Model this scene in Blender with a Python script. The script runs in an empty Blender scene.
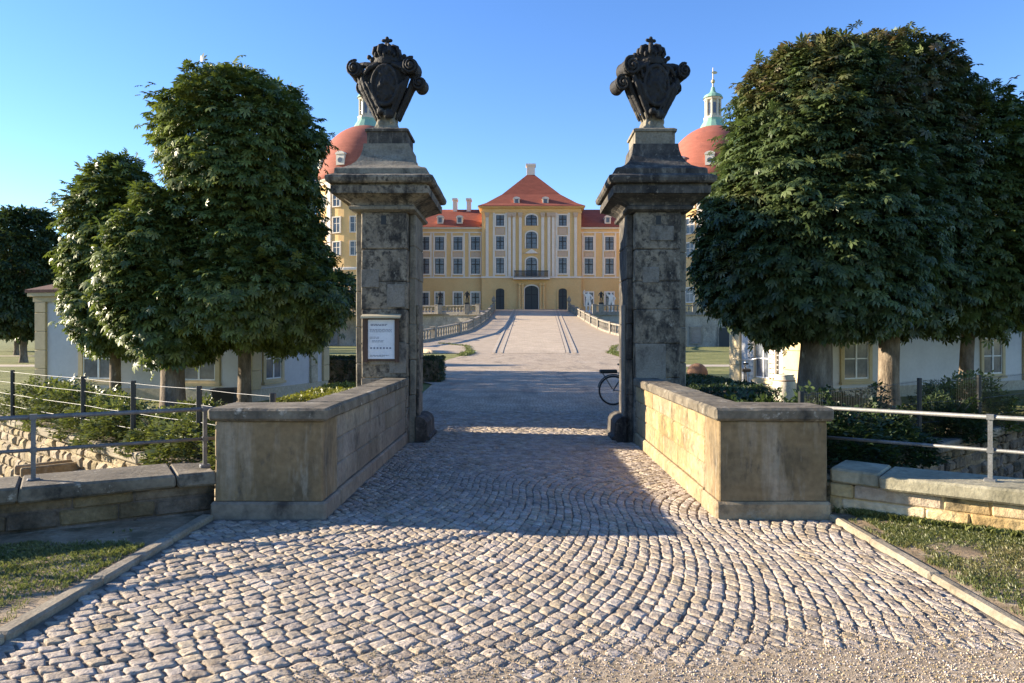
import bpy, bmesh, math, random
import numpy as np
from mathutils import Vector, Matrix, noise
from mathutils.geometry import delaunay_2d_cdt

random.seed(7)
rng = np.random.default_rng(7)
SC = bpy.context.scene
COL = SC.collection
F, CX, HY, EYE = 740.0, 521.0, 337.0, 1.6
R = math.radians

# ------------------------------------------------------------------ helpers
def gx(px, D): return (px - CX) * D / F
def gz(py, D): return EYE + (HY - py) * D / F
def gd(py): return EYE * F / (py - HY)

def link(o, parent=None):
    COL.objects.link(o)
    if parent is not None: o.parent = parent
    return o

def tag(o, label, cat, group=None):
    o['label'] = label; o['category'] = cat
    if group: o['group'] = group
    return o

def kind(o, k): o['kind'] = k; return o

def thing(name, label, cat, loc=(0, 0, 0), rz=0, group=None):
    o = bpy.data.objects.new(name, None); link(o)
    o.location = loc; o.rotation_euler = (0, 0, rz)
    return tag(o, label, cat, group)

def dup(root, loc, rz, label=None):
    def rec(o, parent):
        c = o.copy(); COL.objects.link(c)
        if parent is not None: c.parent = parent
        for ch in list(o.children): rec(ch, c)
        return c
    r = rec(root, None); r.location = loc; r.rotation_euler = (0, 0, rz)
    if label: r['label'] = label
    return r

class MB:
    def __init__(s): s.v = []; s.f = []
    def add(s, vs, fs, M=None):
        n = len(s.v)
        if M is not None: vs = [M @ Vector(p) for p in vs]
        s.v.extend(tuple(p) for p in vs)
        s.f.extend(tuple(i + n for i in f) for f in fs)
        return s
    def box(s, x0, x1, y0, y1, z0, z1, M=None):
        vs = [(x, y, z) for z in (z0, z1) for x, y in ((x0, y0), (x1, y0), (x1, y1), (x0, y1))]
        return s.add(vs, [(3, 2, 1, 0), (4, 5, 6, 7), (0, 1, 5, 4), (1, 2, 6, 5), (2, 3, 7, 6), (3, 0, 4, 7)], M)
    def cbox(s, x0, x1, y0, y1, z0, z1, b=.01, M=None, jit=0):
        c = ((x0 + x1) / 2, (y0 + y1) / 2, (z0 + z1) / 2); h = ((x1 - x0) / 2, (y1 - y0) / 2, (z1 - z0) / 2)
        b = min(b, *[.45 * k for k in h])
        vs = []; idx = {}
        for sx in (-1, 1):
            for sy in (-1, 1):
                for sz in (-1, 1):
                    j = [random.uniform(-jit, jit) for _ in range(3)] if jit else (0, 0, 0)
                    for a in range(3):
                        d = [h[i] - (0 if i == a else b) for i in range(3)]
                        idx[(sx, sy, sz, a)] = len(vs)
                        vs.append((c[0] + sx * d[0] + j[0], c[1] + sy * d[1] + j[1], c[2] + sz * d[2] + j[2]))
        fs = []
        def q(keys, out):
            f = [idx[k] for k in keys]
            p = [Vector(vs[i]) for i in f]
            n = (p[1] - p[0]).cross(p[2] - p[0])
            if n.dot(Vector(out)) < 0: f.reverse()
            fs.append(tuple(f))
        for a in range(3):
            o1, o2 = [i for i in range(3) if i != a]
            for sg in (-1, 1):
                ks = []
                for t1, t2 in ((-1, -1), (1, -1), (1, 1), (-1, 1)):
                    k = [0, 0, 0]; k[a] = sg; k[o1] = t1; k[o2] = t2; ks.append((*k, a))
                out = [0, 0, 0]; out[a] = sg; q(ks, out)
            for t1 in (-1, 1):
                for t2 in (-1, 1):
                    k0 = [0, 0, 0]; k0[o1] = t1; k0[o2] = t2
                    ka = list(k0); kb = list(k0); ka[a] = -1; kb[a] = 1
                    q([(*ka, o1), (*kb, o1), (*kb, o2), (*ka, o2)], k0)
        for sx in (-1, 1):
            for sy in (-1, 1):
                for sz in (-1, 1): q([(sx, sy, sz, 0), (sx, sy, sz, 1), (sx, sy, sz, 2)], (sx, sy, sz))
        return s.add(vs, fs, M)
    def rings(s, rings, cap=True, M=None, close=True):
        n = len(rings[0]); vs = [p for r in rings for p in r]; fs = []
        m = n if close else n - 1
        for i in range(len(rings) - 1):
            for j in range(m):
                k = (j + 1) % n
                fs.append((i * n + j, i * n + k, (i + 1) * n + k, (i + 1) * n + j))
        if cap:
            fs.append(tuple(reversed(range(n)))); fs.append(tuple((len(rings) - 1) * n + j for j in range(n)))
        return s.add(vs, fs, M)
    def stack(s, lv, cx=0, cy=0, M=None):
        return s.rings([[(cx - hx, cy - hy, z), (cx + hx, cy - hy, z), (cx + hx, cy + hy, z), (cx - hx, cy + hy, z)] for z, hx, hy in lv], M=M)
    def lathe(s, prof, n=24, cx=0, cy=0, M=None, a0=0):
        return s.rings([[(cx + r * math.cos(a0 + 2 * math.pi * j / n), cy + r * math.sin(a0 + 2 * math.pi * j / n), z) for j in range(n)] for r, z in prof], M=M)
    def tube(s, pts, rad, n=8):
        pts = [Vector(p) for p in pts]
        if not hasattr(rad, '__len__'): rad = [rad] * len(pts)
        rs = []; ref = None
        for i, p in enumerate(pts):
            d = (pts[min(i + 1, len(pts) - 1)] - pts[max(i - 1, 0)]).normalized()
            if ref is None: ref = Vector((0, 0, 1)) if abs(d.z) < .9 else Vector((1, 0, 0))
            u = d.cross(ref).normalized(); w = u.cross(d).normalized(); ref = w
            rs.append([p + (u * math.cos(2 * math.pi * j / n) - w * math.sin(2 * math.pi * j / n)) * rad[i] for j in range(n)])
        return s.rings(rs)
    def ell(s, c, r, M=None, nu=14, nv=8):
        rs = []
        for i in range(nv + 1):
            t = math.pi * (i + .02) / (nv + .04) - math.pi / 2
            rs.append([(c[0] + r[0] * math.cos(t) * math.cos(2 * math.pi * j / nu), c[1] + r[1] * math.cos(t) * math.sin(2 * math.pi * j / nu), c[2] + r[2] * math.sin(t)) for j in range(nu)])
        return s.rings(rs, M=M)
    def torus(s, c, R0, r, axis='z', n=24, m=8, sq=(1, 1), M=None):
        rs = []
        vs = []; fs = []
        for i in range(n):
            a = 2 * math.pi * i / n
            for j in range(m):
                b = 2 * math.pi * j / m
                x, y, z = (R0 + r * math.cos(b)) * math.cos(a) * sq[0], (R0 + r * math.cos(b)) * math.sin(a) * sq[1], r * math.sin(b)
                if axis == 'y': x, y, z = x, -z, y
                if axis == 'x': x, y, z = z, x, y
                vs.append((c[0] + x, c[1] + y, c[2] + z))
                fs.append((i * m + j, ((i + 1) % n) * m + j, ((i + 1) % n) * m + (j + 1) % m, i * m + (j + 1) % m))
        return s.add(vs, fs, M)
    def prism(s, poly, z0, z1, M=None):
        a = sum(poly[i][0] * poly[(i + 1) % len(poly)][1] - poly[(i + 1) % len(poly)][0] * poly[i][1] for i in range(len(poly)))
        if a < 0: poly = poly[::-1]
        return s.rings([[(x, y, z0) for x, y in poly], [(x, y, z1) for x, y in poly]], M=M)
    def build(s, name, mat, parent=None, smooth=False):
        me = bpy.data.meshes.new(name); me.from_pydata(s.v, [], s.f); me.update()
        if smooth: me.polygons.foreach_set('use_smooth', [True] * len(me.polygons))
        if mat: me.materials.append(mat)
        return link(bpy.data.objects.new(name, me), parent)

def frame(p, q):
    """matrix with origin p, local x from p to q (2D), z up; y to the left of travel"""
    d = Vector((q[0] - p[0], q[1] - p[1], 0)); L = d.length; d /= L
    M = Matrix(((d.x, -d.y, 0, p[0]), (d.y, d.x, 0, p[1]), (0, 0, 1, p[2] if len(p) > 2 else 0), (0, 0, 0, 1)))
    return M, L

def blocks(mb, M, L, z0, courses, thick, lo, hi, gap=.006, bev=.012, jit=.006, seed=1, front=0.0):
    """a wall of dressed blocks: local x along, face at y=front, body behind (towards +y)"""
    rs = random.Random(seed); z = z0
    for h in courses:
        x = 0
        off = rs.uniform(.3, 1) * lo
        while x < L - .01:
            w = off if (x == 0) else rs.uniform(lo, hi)
            if L - x - w < lo * .5: w = L - x
            d = rs.uniform(-jit, jit)
            mb.cbox(x + gap / 2, x + w - gap / 2, front + d, front + thick, z + gap / 2, z + h - gap / 2, bev, M, jit=jit * .5)
            x += w
        z += h
    mb.box(0.004, L - .004, front + bev + .004, front + thick - .01, z0 + .003, z - bev - .004, M)

def erode(o, cuts, amp, freq):
    bm = bmesh.new(); bm.from_mesh(o.data)
    bmesh.ops.subdivide_edges(bm, edges=[e for e in bm.edges if e.calc_length() > .15], cuts=cuts, use_grid_fill=True)
    bm.normal_update(); q = random.random() * 50
    mv = []
    for v in bm.verts:
        p = v.co; n = noise.noise((p.x * freq + q, p.y * freq, p.z * freq)) + .6 * noise.noise((p.x * freq * 3.3, p.y * freq * 3.3 + q, p.z * freq * 3.3))
        edge = 1.0
        mv.append(v.co - v.normal * max(-.2, n) * amp)
    for v, c in zip(bm.verts, mv): v.co = c
    bm.to_mesh(o.data); bm.free(); return o


# ------------------------------------------------------------------ materials
def newmat(name):
    m = bpy.data.materials.new(name); m.use_nodes = True
    nt = m.node_tree; b = nt.nodes['Principled BSDF']
    return m, nt, b

def nd(nt, typ, **kw):
    n = nt.nodes.new(typ)
    for k, v in kw.items():
        if k in n.inputs.keys() if hasattr(n.inputs, 'keys') else False: n.inputs[k].default_value = v
        else: setattr(n, k, v)
    return n

def ramp(nt, stops):
    r = nt.nodes.new('ShaderNodeValToRGB'); e = r.color_ramp.elements
    while len(e) < len(stops): e.new(.5)
    for el, (p, c) in zip(e, stops): el.position = p; el.color = (*c, 1)
    return r

def pm(name, stops, scale=3.0, detail=6, rough=.85, bump=.25, bscale=None, bdist=.02, island=0.0, stains=(), fine=.18, spec=.3, metal=0, stretch=(1, 1, 1)):
    m, nt, b = newmat(name); L = nt.links.new
    tc = nd(nt, 'ShaderNodeTexCoord'); mp = nd(nt, 'ShaderNodeMapping'); mp.inputs['Scale'].default_value = stretch
    L(tc.outputs['Object'], mp.inputs[0])
    n1 = nd(nt, 'ShaderNodeTexNoise'); n1.inputs['Scale'].default_value = scale; n1.inputs['Detail'].default_value = detail; n1.inputs['Roughness'].default_value = .62
    L(mp.outputs[0], n1.inputs['Vector'])
    r = ramp(nt, stops); L(n1.outputs['Fac'], r.inputs[0]); col = r.outputs[0]
    for i, (c, sc, lo, hi, strm) in enumerate(stains):
        n2 = nd(nt, 'ShaderNodeTexNoise'); n2.inputs['Scale'].default_value = sc; n2.inputs['Detail'].default_value = 8; n2.inputs['Roughness'].default_value = .68
        mp2 = nd(nt, 'ShaderNodeMapping'); mp2.inputs['Scale'].default_value = strm; mp2.inputs['Location'].default_value = (3.7 * i + 1, 5.1 * i, 2.3 * i)
        L(tc.outputs['Object'], mp2.inputs[0]); L(mp2.outputs[0], n2.inputs['Vector'])
        rr = ramp(nt, [(lo, (0, 0, 0)), (hi, (1, 1, 1))]); L(n2.outputs['Fac'], rr.inputs[0])
        mx = nd(nt, 'ShaderNodeMixRGB'); L(rr.outputs[0], mx.inputs[0]); L(col, mx.inputs[1]); mx.inputs[2].default_value = (*c, 1); col = mx.outputs[0]
    hs = nd(nt, 'ShaderNodeHueSaturation'); L(col, hs.inputs['Color'])
    n3 = nd(nt, 'ShaderNodeTexNoise'); n3.inputs['Scale'].default_value = scale * 11; n3.inputs['Detail'].default_value = 4
    L(mp.outputs[0], n3.inputs['Vector'])
    mr = nd(nt, 'ShaderNodeMapRange'); mr.inputs['From Min'].default_value = .3; mr.inputs['From Max'].default_value = .7
    mr.inputs['To Min'].default_value = 1 - fine; mr.inputs['To Max'].default_value = 1 + fine
    L(n3.outputs['Fac'], mr.inputs['Value']); val = mr.outputs[0]
    if island:
        g = nd(nt, 'ShaderNodeNewGeometry'); mi = nd(nt, 'ShaderNodeMapRange')
        mi.inputs['To Min'].default_value = 1 - island; mi.inputs['To Max'].default_value = 1 + island
        L(g.outputs['Random Per Island'], mi.inputs['Value'])
        mu = nd(nt, 'ShaderNodeMath', operation='MULTIPLY'); L(val, mu.inputs[0]); L(mi.outputs[0], mu.inputs[1]); val = mu.outputs[0]
        ms = nd(nt, 'ShaderNodeMath', operation='MULTIPLY'); L(g.outputs['Random Per Island'], ms.inputs[0]); ms.inputs[1].default_value = 7.13
        fr = nd(nt, 'ShaderNodeMath', operation='FRACT'); L(ms.outputs[0], fr.inputs[0])
        mh = nd(nt, 'ShaderNodeMapRange'); mh.inputs['To Min'].default_value = .5 - island * .035; mh.inputs['To Max'].default_value = .5 + island * .035
        L(fr.outputs[0], mh.inputs['Value']); L(mh.outputs[0], hs.inputs['Hue'])
        md = nd(nt, 'ShaderNodeMapRange'); md.inputs['To Min'].default_value = 1 - island; md.inputs['To Max'].default_value = 1 + island
        L(fr.outputs[0], md.inputs['Value']); L(md.outputs[0], hs.inputs['Saturation'])
    L(val, hs.inputs['Value'])
    L(hs.outputs[0], b.inputs['Base Color'])
    b.inputs['Roughness'].default_value = rough; b.inputs['Metallic'].default_value = metal; b.inputs['Specular IOR Level'].default_value = spec
    if bump:
        nb = nd(nt, 'ShaderNodeTexNoise'); nb.inputs['Scale'].default_value = bscale or scale * 6; nb.inputs['Detail'].default_value = 7; nb.inputs['Roughness'].default_value = .65
        L(mp.outputs[0], nb.inputs['Vector'])
        bp = nd(nt, 'ShaderNodeBump'); bp.inputs['Strength'].default_value = bump; bp.inputs['Distance'].default_value = bdist
        L(nb.outputs['Fac'], bp.inputs['Height']); L(bp.outputs[0], b.inputs['Normal'])
    return m

def flat(name, c, rough=.6, metal=0, spec=.4, **k):
    return pm(name, [(.3, tuple(x * .9 for x in c)), (.7, tuple(min(1, x * 1.08) for x in c))], rough=rough, metal=metal, spec=spec, bump=k.get('bump', .08), scale=k.get('scale', 6), fine=.06)

def leafmat(name, c_lo, c_hi, brown=None, bz=None, trans=.25):
    m, nt, b = newmat(name); L = nt.links.new
    g = nd(nt, 'ShaderNodeNewGeometry')
    r = ramp(nt, [(0, c_lo), (.75, c_hi), (1, tuple(x * 1.35 for x in c_hi))]); L(g.outputs['Random Per Island'], r.inputs[0]); col = r.outputs[0]
    tc = nd(nt, 'ShaderNodeTexCoord')
    n = nd(nt, 'ShaderNodeTexNoise'); n.inputs['Scale'].default_value = .9; n.inputs['Detail'].default_value = 3
    L(tc.outputs['Object'], n.inputs['Vector'])
    if brown:
        rr = ramp(nt, [(.5, (0, 0, 0)), (.68, (1, 1, 1))])
        if bz:
            sp = nd(nt, 'ShaderNodeSeparateXYZ'); L(tc.outputs['Object'], sp.inputs[0])
            mr = nd(nt, 'ShaderNodeMapRange'); mr.inputs['From Min'].default_value = bz[0]; mr.inputs['From Max'].default_value = bz[1]
            mr.inputs['To Min'].default_value = -.12; mr.inputs['To Max'].default_value = .14
            L(sp.outputs['Z'], mr.inputs['Value']); ad = nd(nt, 'ShaderNodeMath', operation='ADD'); L(n.outputs['Fac'], ad.inputs[0]); L(mr.outputs[0], ad.inputs[1])
            L(ad.outputs[0], rr.inputs[0])
        else: L(n.outputs['Fac'], rr.inputs[0])
        ml = nd(nt, 'ShaderNodeMath', operation='MULTIPLY'); L(rr.outputs[0], ml.inputs[0])
        fr = nd(nt, 'ShaderNodeMath', operation='MULTIPLY'); L(g.outputs['Random Per Island'], fr.inputs[0]); fr.inputs[1].default_value = 13.7
        f2 = nd(nt, 'ShaderNodeMath', operation='FRACT'); L(fr.outputs[0], f2.inputs[0]); L(f2.outputs[0], ml.inputs[1])
        mx = nd(nt, 'ShaderNodeMixRGB'); L(ml.outputs[0], mx.inputs[0]); L(col, mx.inputs[1]); mx.inputs[2].default_value = (*brown, 1); col = mx.outputs[0]
    L(col, b.inputs['Base Color']); b.inputs['Roughness'].default_value = .45; b.inputs['Specular IOR Level'].default_value = .45
    t = nd(nt, 'ShaderNodeBsdfTranslucent'); hs = nd(nt, 'ShaderNodeHueSaturation'); hs.inputs['Value'].default_value = 1.25; hs.inputs['Saturation'].default_value = 1.15
    L(col, hs.inputs['Color']); L(hs.outputs[0], t.inputs['Color'])
    mix = nd(nt, 'ShaderNodeMixShader'); mix.inputs[0].default_value = trans
    L(b.outputs[0], mix.inputs[1]); L(t.outputs[0], mix.inputs[2])
    L(mix.outputs[0], nt.nodes['Material Output'].inputs['Surface'])
    return m

M = {}
BLK = (.018, .017, .016)
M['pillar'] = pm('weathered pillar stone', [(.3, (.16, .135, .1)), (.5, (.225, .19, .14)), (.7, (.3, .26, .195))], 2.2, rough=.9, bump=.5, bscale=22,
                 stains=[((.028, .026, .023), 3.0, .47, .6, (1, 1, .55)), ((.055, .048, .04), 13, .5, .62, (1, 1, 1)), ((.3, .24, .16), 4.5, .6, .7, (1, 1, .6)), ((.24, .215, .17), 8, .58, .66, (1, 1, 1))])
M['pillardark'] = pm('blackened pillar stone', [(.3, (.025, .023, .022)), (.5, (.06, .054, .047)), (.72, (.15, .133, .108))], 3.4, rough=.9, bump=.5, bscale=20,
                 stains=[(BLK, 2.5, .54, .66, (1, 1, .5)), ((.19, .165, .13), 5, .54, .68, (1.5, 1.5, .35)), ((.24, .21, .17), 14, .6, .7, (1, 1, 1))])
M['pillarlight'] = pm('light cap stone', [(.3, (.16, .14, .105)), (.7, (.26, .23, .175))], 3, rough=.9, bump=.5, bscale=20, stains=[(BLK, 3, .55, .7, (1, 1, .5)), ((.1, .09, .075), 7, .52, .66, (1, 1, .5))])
M['repair'] = pm('repair stone', [(.3, (.16, .143, .117)), (.7, (.24, .217, .18))], 4, rough=.9, bump=.4, stains=[((.05, .045, .04), 5, .52, .7, (1, 1, .6))])
M['sculpt'] = pm('black sculpture stone', [(.3, (.012, .011, .011)), (.6, (.025, .023, .022)), (.8, (.09, .08, .066))], 3.5, rough=.7, bump=.5, bscale=22, bdist=.02,
                 stains=[((.22, .2, .15), 2.6, .62, .74, (1.3, 1.3, .5))])
M['sculptfoot'] = pm('sculpture foot stone', [(.3, (.1, .09, .075)), (.7, (.32, .28, .2))], 5, rough=.85, bump=.5)
M['parapetshade'] = pm('grey shaded block', [(.3, (.17, .14, .1)), (.55, (.235, .195, .14)), (.75, (.31, .265, .195))], 1.8, rough=.92, bump=.5, bscale=28, island=.14,  # darker grey copy of the sandstone, left wall's shade put into the colour
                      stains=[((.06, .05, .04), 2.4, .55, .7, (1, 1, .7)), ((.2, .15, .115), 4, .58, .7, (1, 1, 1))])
M['darkrubble'] = pm('dark rubble', [(.3, (.09, .066, .042)), (.5, (.155, .118, .078)), (.7, (.23, .18, .125))], 3, rough=.95, bump=.9, bscale=12, bdist=.05, island=.25, stains=[((.03, .03, .02), 3, .5, .68, (1, 1, 1))])  # darker copy of the rubble, shade put into the colour for unlit walls
M['parapet'] = pm('sandstone block', [(.3, (.25, .175, .085)), (.55, (.34, .25, .13)), (.75, (.42, .325, .185))], 1.6, rough=.9, bump=.6, bscale=30, island=.12,
                  stains=[((.15, .115, .065), 2.4, .5, .68, (1, 1, .7)), ((.12, .095, .06), 6, .55, .7, (1, 1, 1)), ((.33, .29, .2), 8, .55, .7, (1, 1, 1))])
M['render'] = pm('pier render', [(.3, (.16, .112, .056)), (.5, (.21, .15, .08)), (.7, (.25, .185, .105))], 1.5, rough=.92, bump=.25, bscale=35,
                 stains=[((.11, .085, .05), 2.0, .5, .68, (1, 1, .6)), ((.3, .24, .165), 1.4, .52, .66, (2.5, 1, .35)), ((.25, .215, .155), 3, .6, .72, (2, 2, .4)), ((.09, .075, .055), 7, .58, .7, (1, 1, .4))])
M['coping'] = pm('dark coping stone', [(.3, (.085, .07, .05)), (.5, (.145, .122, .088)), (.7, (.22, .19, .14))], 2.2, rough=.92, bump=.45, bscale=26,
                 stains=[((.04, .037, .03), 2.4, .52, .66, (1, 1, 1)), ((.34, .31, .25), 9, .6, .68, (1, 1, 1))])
M['lowcoping'] = pm('low wall coping', [(.3, (.2, .18, .12)), (.6, (.32, .29, .2)), (.75, (.42, .38, .28))], 2, rough=.92, bump=.45, bscale=28,
                    stains=[((.1, .095, .06), 3, .52, .68, (1, 1, .3))])
M['rubble'] = pm('rubble sandstone', [(.3, (.32, .21, .1)), (.5, (.45, .33, .18)), (.7, (.55, .44, .28))], 2, rough=.93, bump=.7, bscale=14, bdist=.04, island=.25,
                 stains=[((.1, .08, .05), 3, .56, .72, (1, 1, 1))])
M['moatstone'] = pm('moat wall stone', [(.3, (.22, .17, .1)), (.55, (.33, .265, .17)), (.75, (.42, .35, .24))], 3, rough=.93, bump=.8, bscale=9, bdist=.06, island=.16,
                    stains=[((.2, .16, .1), 4, .55, .7, (1, 1, 1))])
M['cobble'] = pm('cobble granite', [(.3, (.26, .205, .15)), (.5, (.37, .305, .235)), (.7, (.46, .39, .31))], 5, rough=.85, bump=1.0, bscale=30, bdist=.02, island=.2, fine=.25, spec=.35,
                 stains=[((.42, .37, .3), 3.2, .56, .68, (1, 1, 1)), ((.13, .115, .105), 16, .6, .68, (1, 1, 1))])
M['joint'] = pm('joint sand', [(.3, (.12, .1, .075)), (.55, (.2, .165, .125)), (.75, (.32, .265, .2))], 5, rough=.95, bump=.8, bscale=120, bdist=.01)
M['gravel'] = pm('gravel', [(.3, (.2, .15, .095)), (.5, (.34, .27, .19)), (.7, (.48, .4, .3))], 30, rough=.95, bump=1, bscale=140, bdist=.012, fine=.3)
M['pebble'] = pm('pebble', [(.3, (.24, .18, .125)), (.7, (.46, .38, .29))], 9, rough=.9, bump=.2, island=.55)
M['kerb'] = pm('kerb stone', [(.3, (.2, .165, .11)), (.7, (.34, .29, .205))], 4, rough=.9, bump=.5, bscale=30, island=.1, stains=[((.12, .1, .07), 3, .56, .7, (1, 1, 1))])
M['dirt'] = pm('verge dirt', [(.3, (.17, .115, .065)), (.5, (.28, .205, .125)), (.7, (.38, .295, .195))], 2.2, rough=.97, bump=.8, bscale=45, bdist=.02,
               stains=[((.13, .105, .06), 2.1, .5, .62, (1, 1, 1)), ((.38, .32, .23), 3.3, .56, .68, (1, 1, 1))])
M['lawn'] = pm('lawn', [(.3, (.1, .11, .025)), (.5, (.16, .165, .045)), (.7, (.26, .235, .085))], .35, rough=.95, bump=.6, bscale=9, bdist=.1, fine=.3)
M['path'] = pm('pale path', [(.3, (.36, .3, .22)), (.7, (.5, .43, .33))], 1.5, rough=.95, bump=.4, bscale=30)
M['court'] = pm('forecourt setts', [(.3, (.34, .265, .185)), (.5, (.44, .35, .25)), (.7, (.54, .44, .33))], .9, rough=.85, bump=.9, bscale=9, bdist=.03, fine=.3,
                stains=[((.2, .165, .13), 1.2, .52, .7, (1, .12, 1)), ((.5, .42, .33), .8, .55, .7, (1, .3, 1))])
def add_setts(m, w, h, strength):
    nt = m.node_tree; b = nt.nodes['Principled BSDF']; L = nt.links.new
    tc = nd(nt, 'ShaderNodeTexCoord'); br = nd(nt, 'ShaderNodeTexBrick'); br.inputs['Scale'].default_value = 1; br.inputs['Mortar Size'].default_value = .014; br.inputs['Mortar Smooth'].default_value = .6
    br.inputs['Brick Width'].default_value = w; br.inputs['Row Height'].default_value = h; br.inputs['Color1'].default_value = (.85, .85, .85, 1); br.inputs['Color2'].default_value = (1.12, 1.1, 1.08, 1); br.inputs['Mortar'].default_value = (.42, .4, .37, 1)
    wn_ = nd(nt, 'ShaderNodeTexNoise'); wn_.inputs['Scale'].default_value = .7; vm = nd(nt, 'ShaderNodeVectorMath', operation='MULTIPLY_ADD'); vm.inputs[1].default_value = (.35, .35, 0)
    L(tc.outputs['Object'], wn_.inputs['Vector']); L(wn_.outputs['Color'], vm.inputs[0]); L(tc.outputs['Object'], vm.inputs[2]); L(vm.outputs[0], br.inputs['Vector'])
    old = b.inputs['Base Color'].links[0].from_socket; mx = nd(nt, 'ShaderNodeMixRGB', blend_type='MULTIPLY'); mx.inputs[0].default_value = strength
    L(old, mx.inputs[1]); L(br.outputs['Color'], mx.inputs[2]); L(mx.outputs[0], b.inputs['Base Color'])
add_setts(M['court'], .16, .13, .9)
M['ramp'] = pm('ramp paving', [(.3, (.42, .33, .23)), (.7, (.54, .435, .315))], .6, rough=.9, bump=.5, bscale=5, fine=.15)
add_setts(M['ramp'], .6, .45, .5)
M['rampstrip'] = pm('ramp track stone', [(.3, (.42, .34, .245)), (.7, (.5, .415, .31))], 1, rough=.85, bump=.2)
M['rampside'] = pm('ramp side setts', [(.3, (.36, .28, .195)), (.7, (.46, .37, .27))], 1, rough=.9, bump=.6, bscale=6)
M['moatbed'] = pm('moat bed earth', [(.3, (.03, .028, .02)), (.7, (.08, .07, .045))], 2, rough=.97, bump=.7)
M['yellow'] = pm('yellow plaster', [(.3, (.64, .4, .165)), (.7, (.7, .46, .21))], .35, rough=.9, bump=.05, fine=.05, stains=[((.6, .38, .2), .7, .55, .75, (1, 1, .4))])
M['yellowlow'] = pm('ochre ground floor', [(.3, (.58, .37, .16)), (.7, (.63, .43, .2))], .4, rough=.9, bump=.05, fine=.06)
M['trim'] = pm('pale trim', [(.3, (.64, .56, .47)), (.7, (.72, .64, .55))], .8, rough=.85, bump=.05, fine=.05)
M['pinkpanel'] = flat('pink grey panel', (.5, .37, .27), .9, bump=0)
M['roof'] = pm('red tile roof', [(.3, (.22, .06, .034)), (.6, (.29, .08, .045)), (.8, (.34, .105, .06))], .6, rough=.85, bump=.3, bscale=5, stretch=(1, 1, 3), fine=.15)
M['pavroof'] = pm('brown roof', [(.3, (.085, .045, .038)), (.7, (.15, .075, .06))], 2, rough=.9, bump=.3)
M['dome'] = pm('dome tiles', [(.3, (.27, .085, .055)), (.6, (.33, .105, .07)), (.8, (.38, .135, .09))], .5, rough=.85, bump=.4, bscale=4, stretch=(1, 1, 4), fine=.2, stains=[((.2, .075, .055), .6, .55, .7, (1, 1, .3))])
M['glass'] = pm('window glass', [(.3, (.05, .06, .08)), (.7, (.14, .165, .21))], .9, rough=.12, spec=.4, bump=0, island=.4)  # pane tone varies at random to paint in differing reflections
M['sash'] = flat('white sash', (.72, .72, .7), .6, bump=0)
M['castlesash'] = flat('grey window bars', (.02, .02, .022), .6, bump=0)
M['darkdoor'] = flat('dark door', (.035, .04, .04), .6)
M['iron'] = flat('dark iron', (.02, .022, .022), .5, spec=.4)
M['steel'] = pm('galvanised rail', [(.3, (.13, .132, .128)), (.7, (.23, .232, .225))], 8, rough=.6, metal=.55, bump=.1)
M['darksteel'] = pm('weathered rail', [(.3, (.1, .1, .1)), (.7, (.2, .2, .2))], 8, rough=.6, metal=.4, bump=.1)
M['wire'] = flat('fence wire', (.2, .2, .2), .5, metal=.3)
M['copper'] = flat('green copper', (.2, .36, .28), .7)
M['gold'] = flat('gilded metal', (.45, .38, .22), .5, metal=.5)
M['lantern'] = flat('lantern stone', (.5, .46, .38), .8)
M['greystone'] = pm('grey terrace stone', [(.3, (.22, .2, .165)), (.5, (.32, .29, .24)), (.7, (.4, .365, .3))], .5, rough=.92, bump=.5, bscale=3, bdist=.1, stains=[((.14, .125, .1), .8, .54, .7, (1, 1, .5)), ((.42, .36, .28), .5, .55, .65, (1, 1, 1))])
M['balus'] = pm('baluster stone', [(.3, (.19, .165, .13)), (.7, (.3, .265, .215))], 2, rough=.9, bump=.2, stains=[((.1, .09, .08), 2, .56, .7, (1, 1, .5))])
M['white'] = pm('white render', [(.3, (.47, .465, .455)), (.7, (.55, .545, .53))], 1, rough=.9, bump=.1, bscale=40, fine=.04, stains=[((.55, .55, .53), 1.2, .58, .75, (1, 1, .4))])
M['buff'] = pm('buff quoin', [(.3, (.47, .375, .215)), (.7, (.55, .45, .28))], 1.5, rough=.9, bump=.1, fine=.06)
M['plinth'] = pm('pavilion plinth', [(.3, (.38, .33, .24)), (.7, (.5, .45, .34))], 1.5, rough=.9, bump=.2)
M['bark'] = pm('chestnut bark', [(.3, (.09, .07, .05)), (.5, (.19, .15, .11)), (.7, (.32, .265, .2))], 5, rough=.95, bump=1, bscale=11, bdist=.05, stretch=(1, 1, .3), stains=[((.07, .06, .045), 3, .52, .68, (1, 1, .5)), ((.4, .36, .28), 6, .62, .7, (1, 1, .6))])
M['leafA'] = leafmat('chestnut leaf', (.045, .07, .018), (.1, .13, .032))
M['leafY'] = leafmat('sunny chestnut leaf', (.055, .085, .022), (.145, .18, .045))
M['leafB'] = leafmat('browning chestnut leaf', (.038, .065, .025), (.1, .135, .048), brown=(.15, .105, .05), bz=(3.5, 8))
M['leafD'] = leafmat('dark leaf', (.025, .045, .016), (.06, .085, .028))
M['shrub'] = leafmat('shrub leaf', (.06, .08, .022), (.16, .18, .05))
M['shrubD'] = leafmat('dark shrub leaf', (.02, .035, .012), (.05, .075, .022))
M['gold_hedge'] = leafmat('yellow green hedge leaf', (.1, .115, .02), (.2, .2, .035))
M['grass'] = leafmat('grass blade', (.06, .085, .022), (.16, .17, .055), brown=(.32, .25, .13))
M['wood'] = pm('board wood', [(.3, (.05, .03, .022)), (.7, (.11, .065, .045))], 6, rough=.7, bump=.2, stretch=(4, 4, .5))
M['woodpale'] = flat('pale board roof', (.42, .36, .24), .7)
M['paper'] = flat('notice paper', (.62, .64, .68), .35, bump=0)
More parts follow.
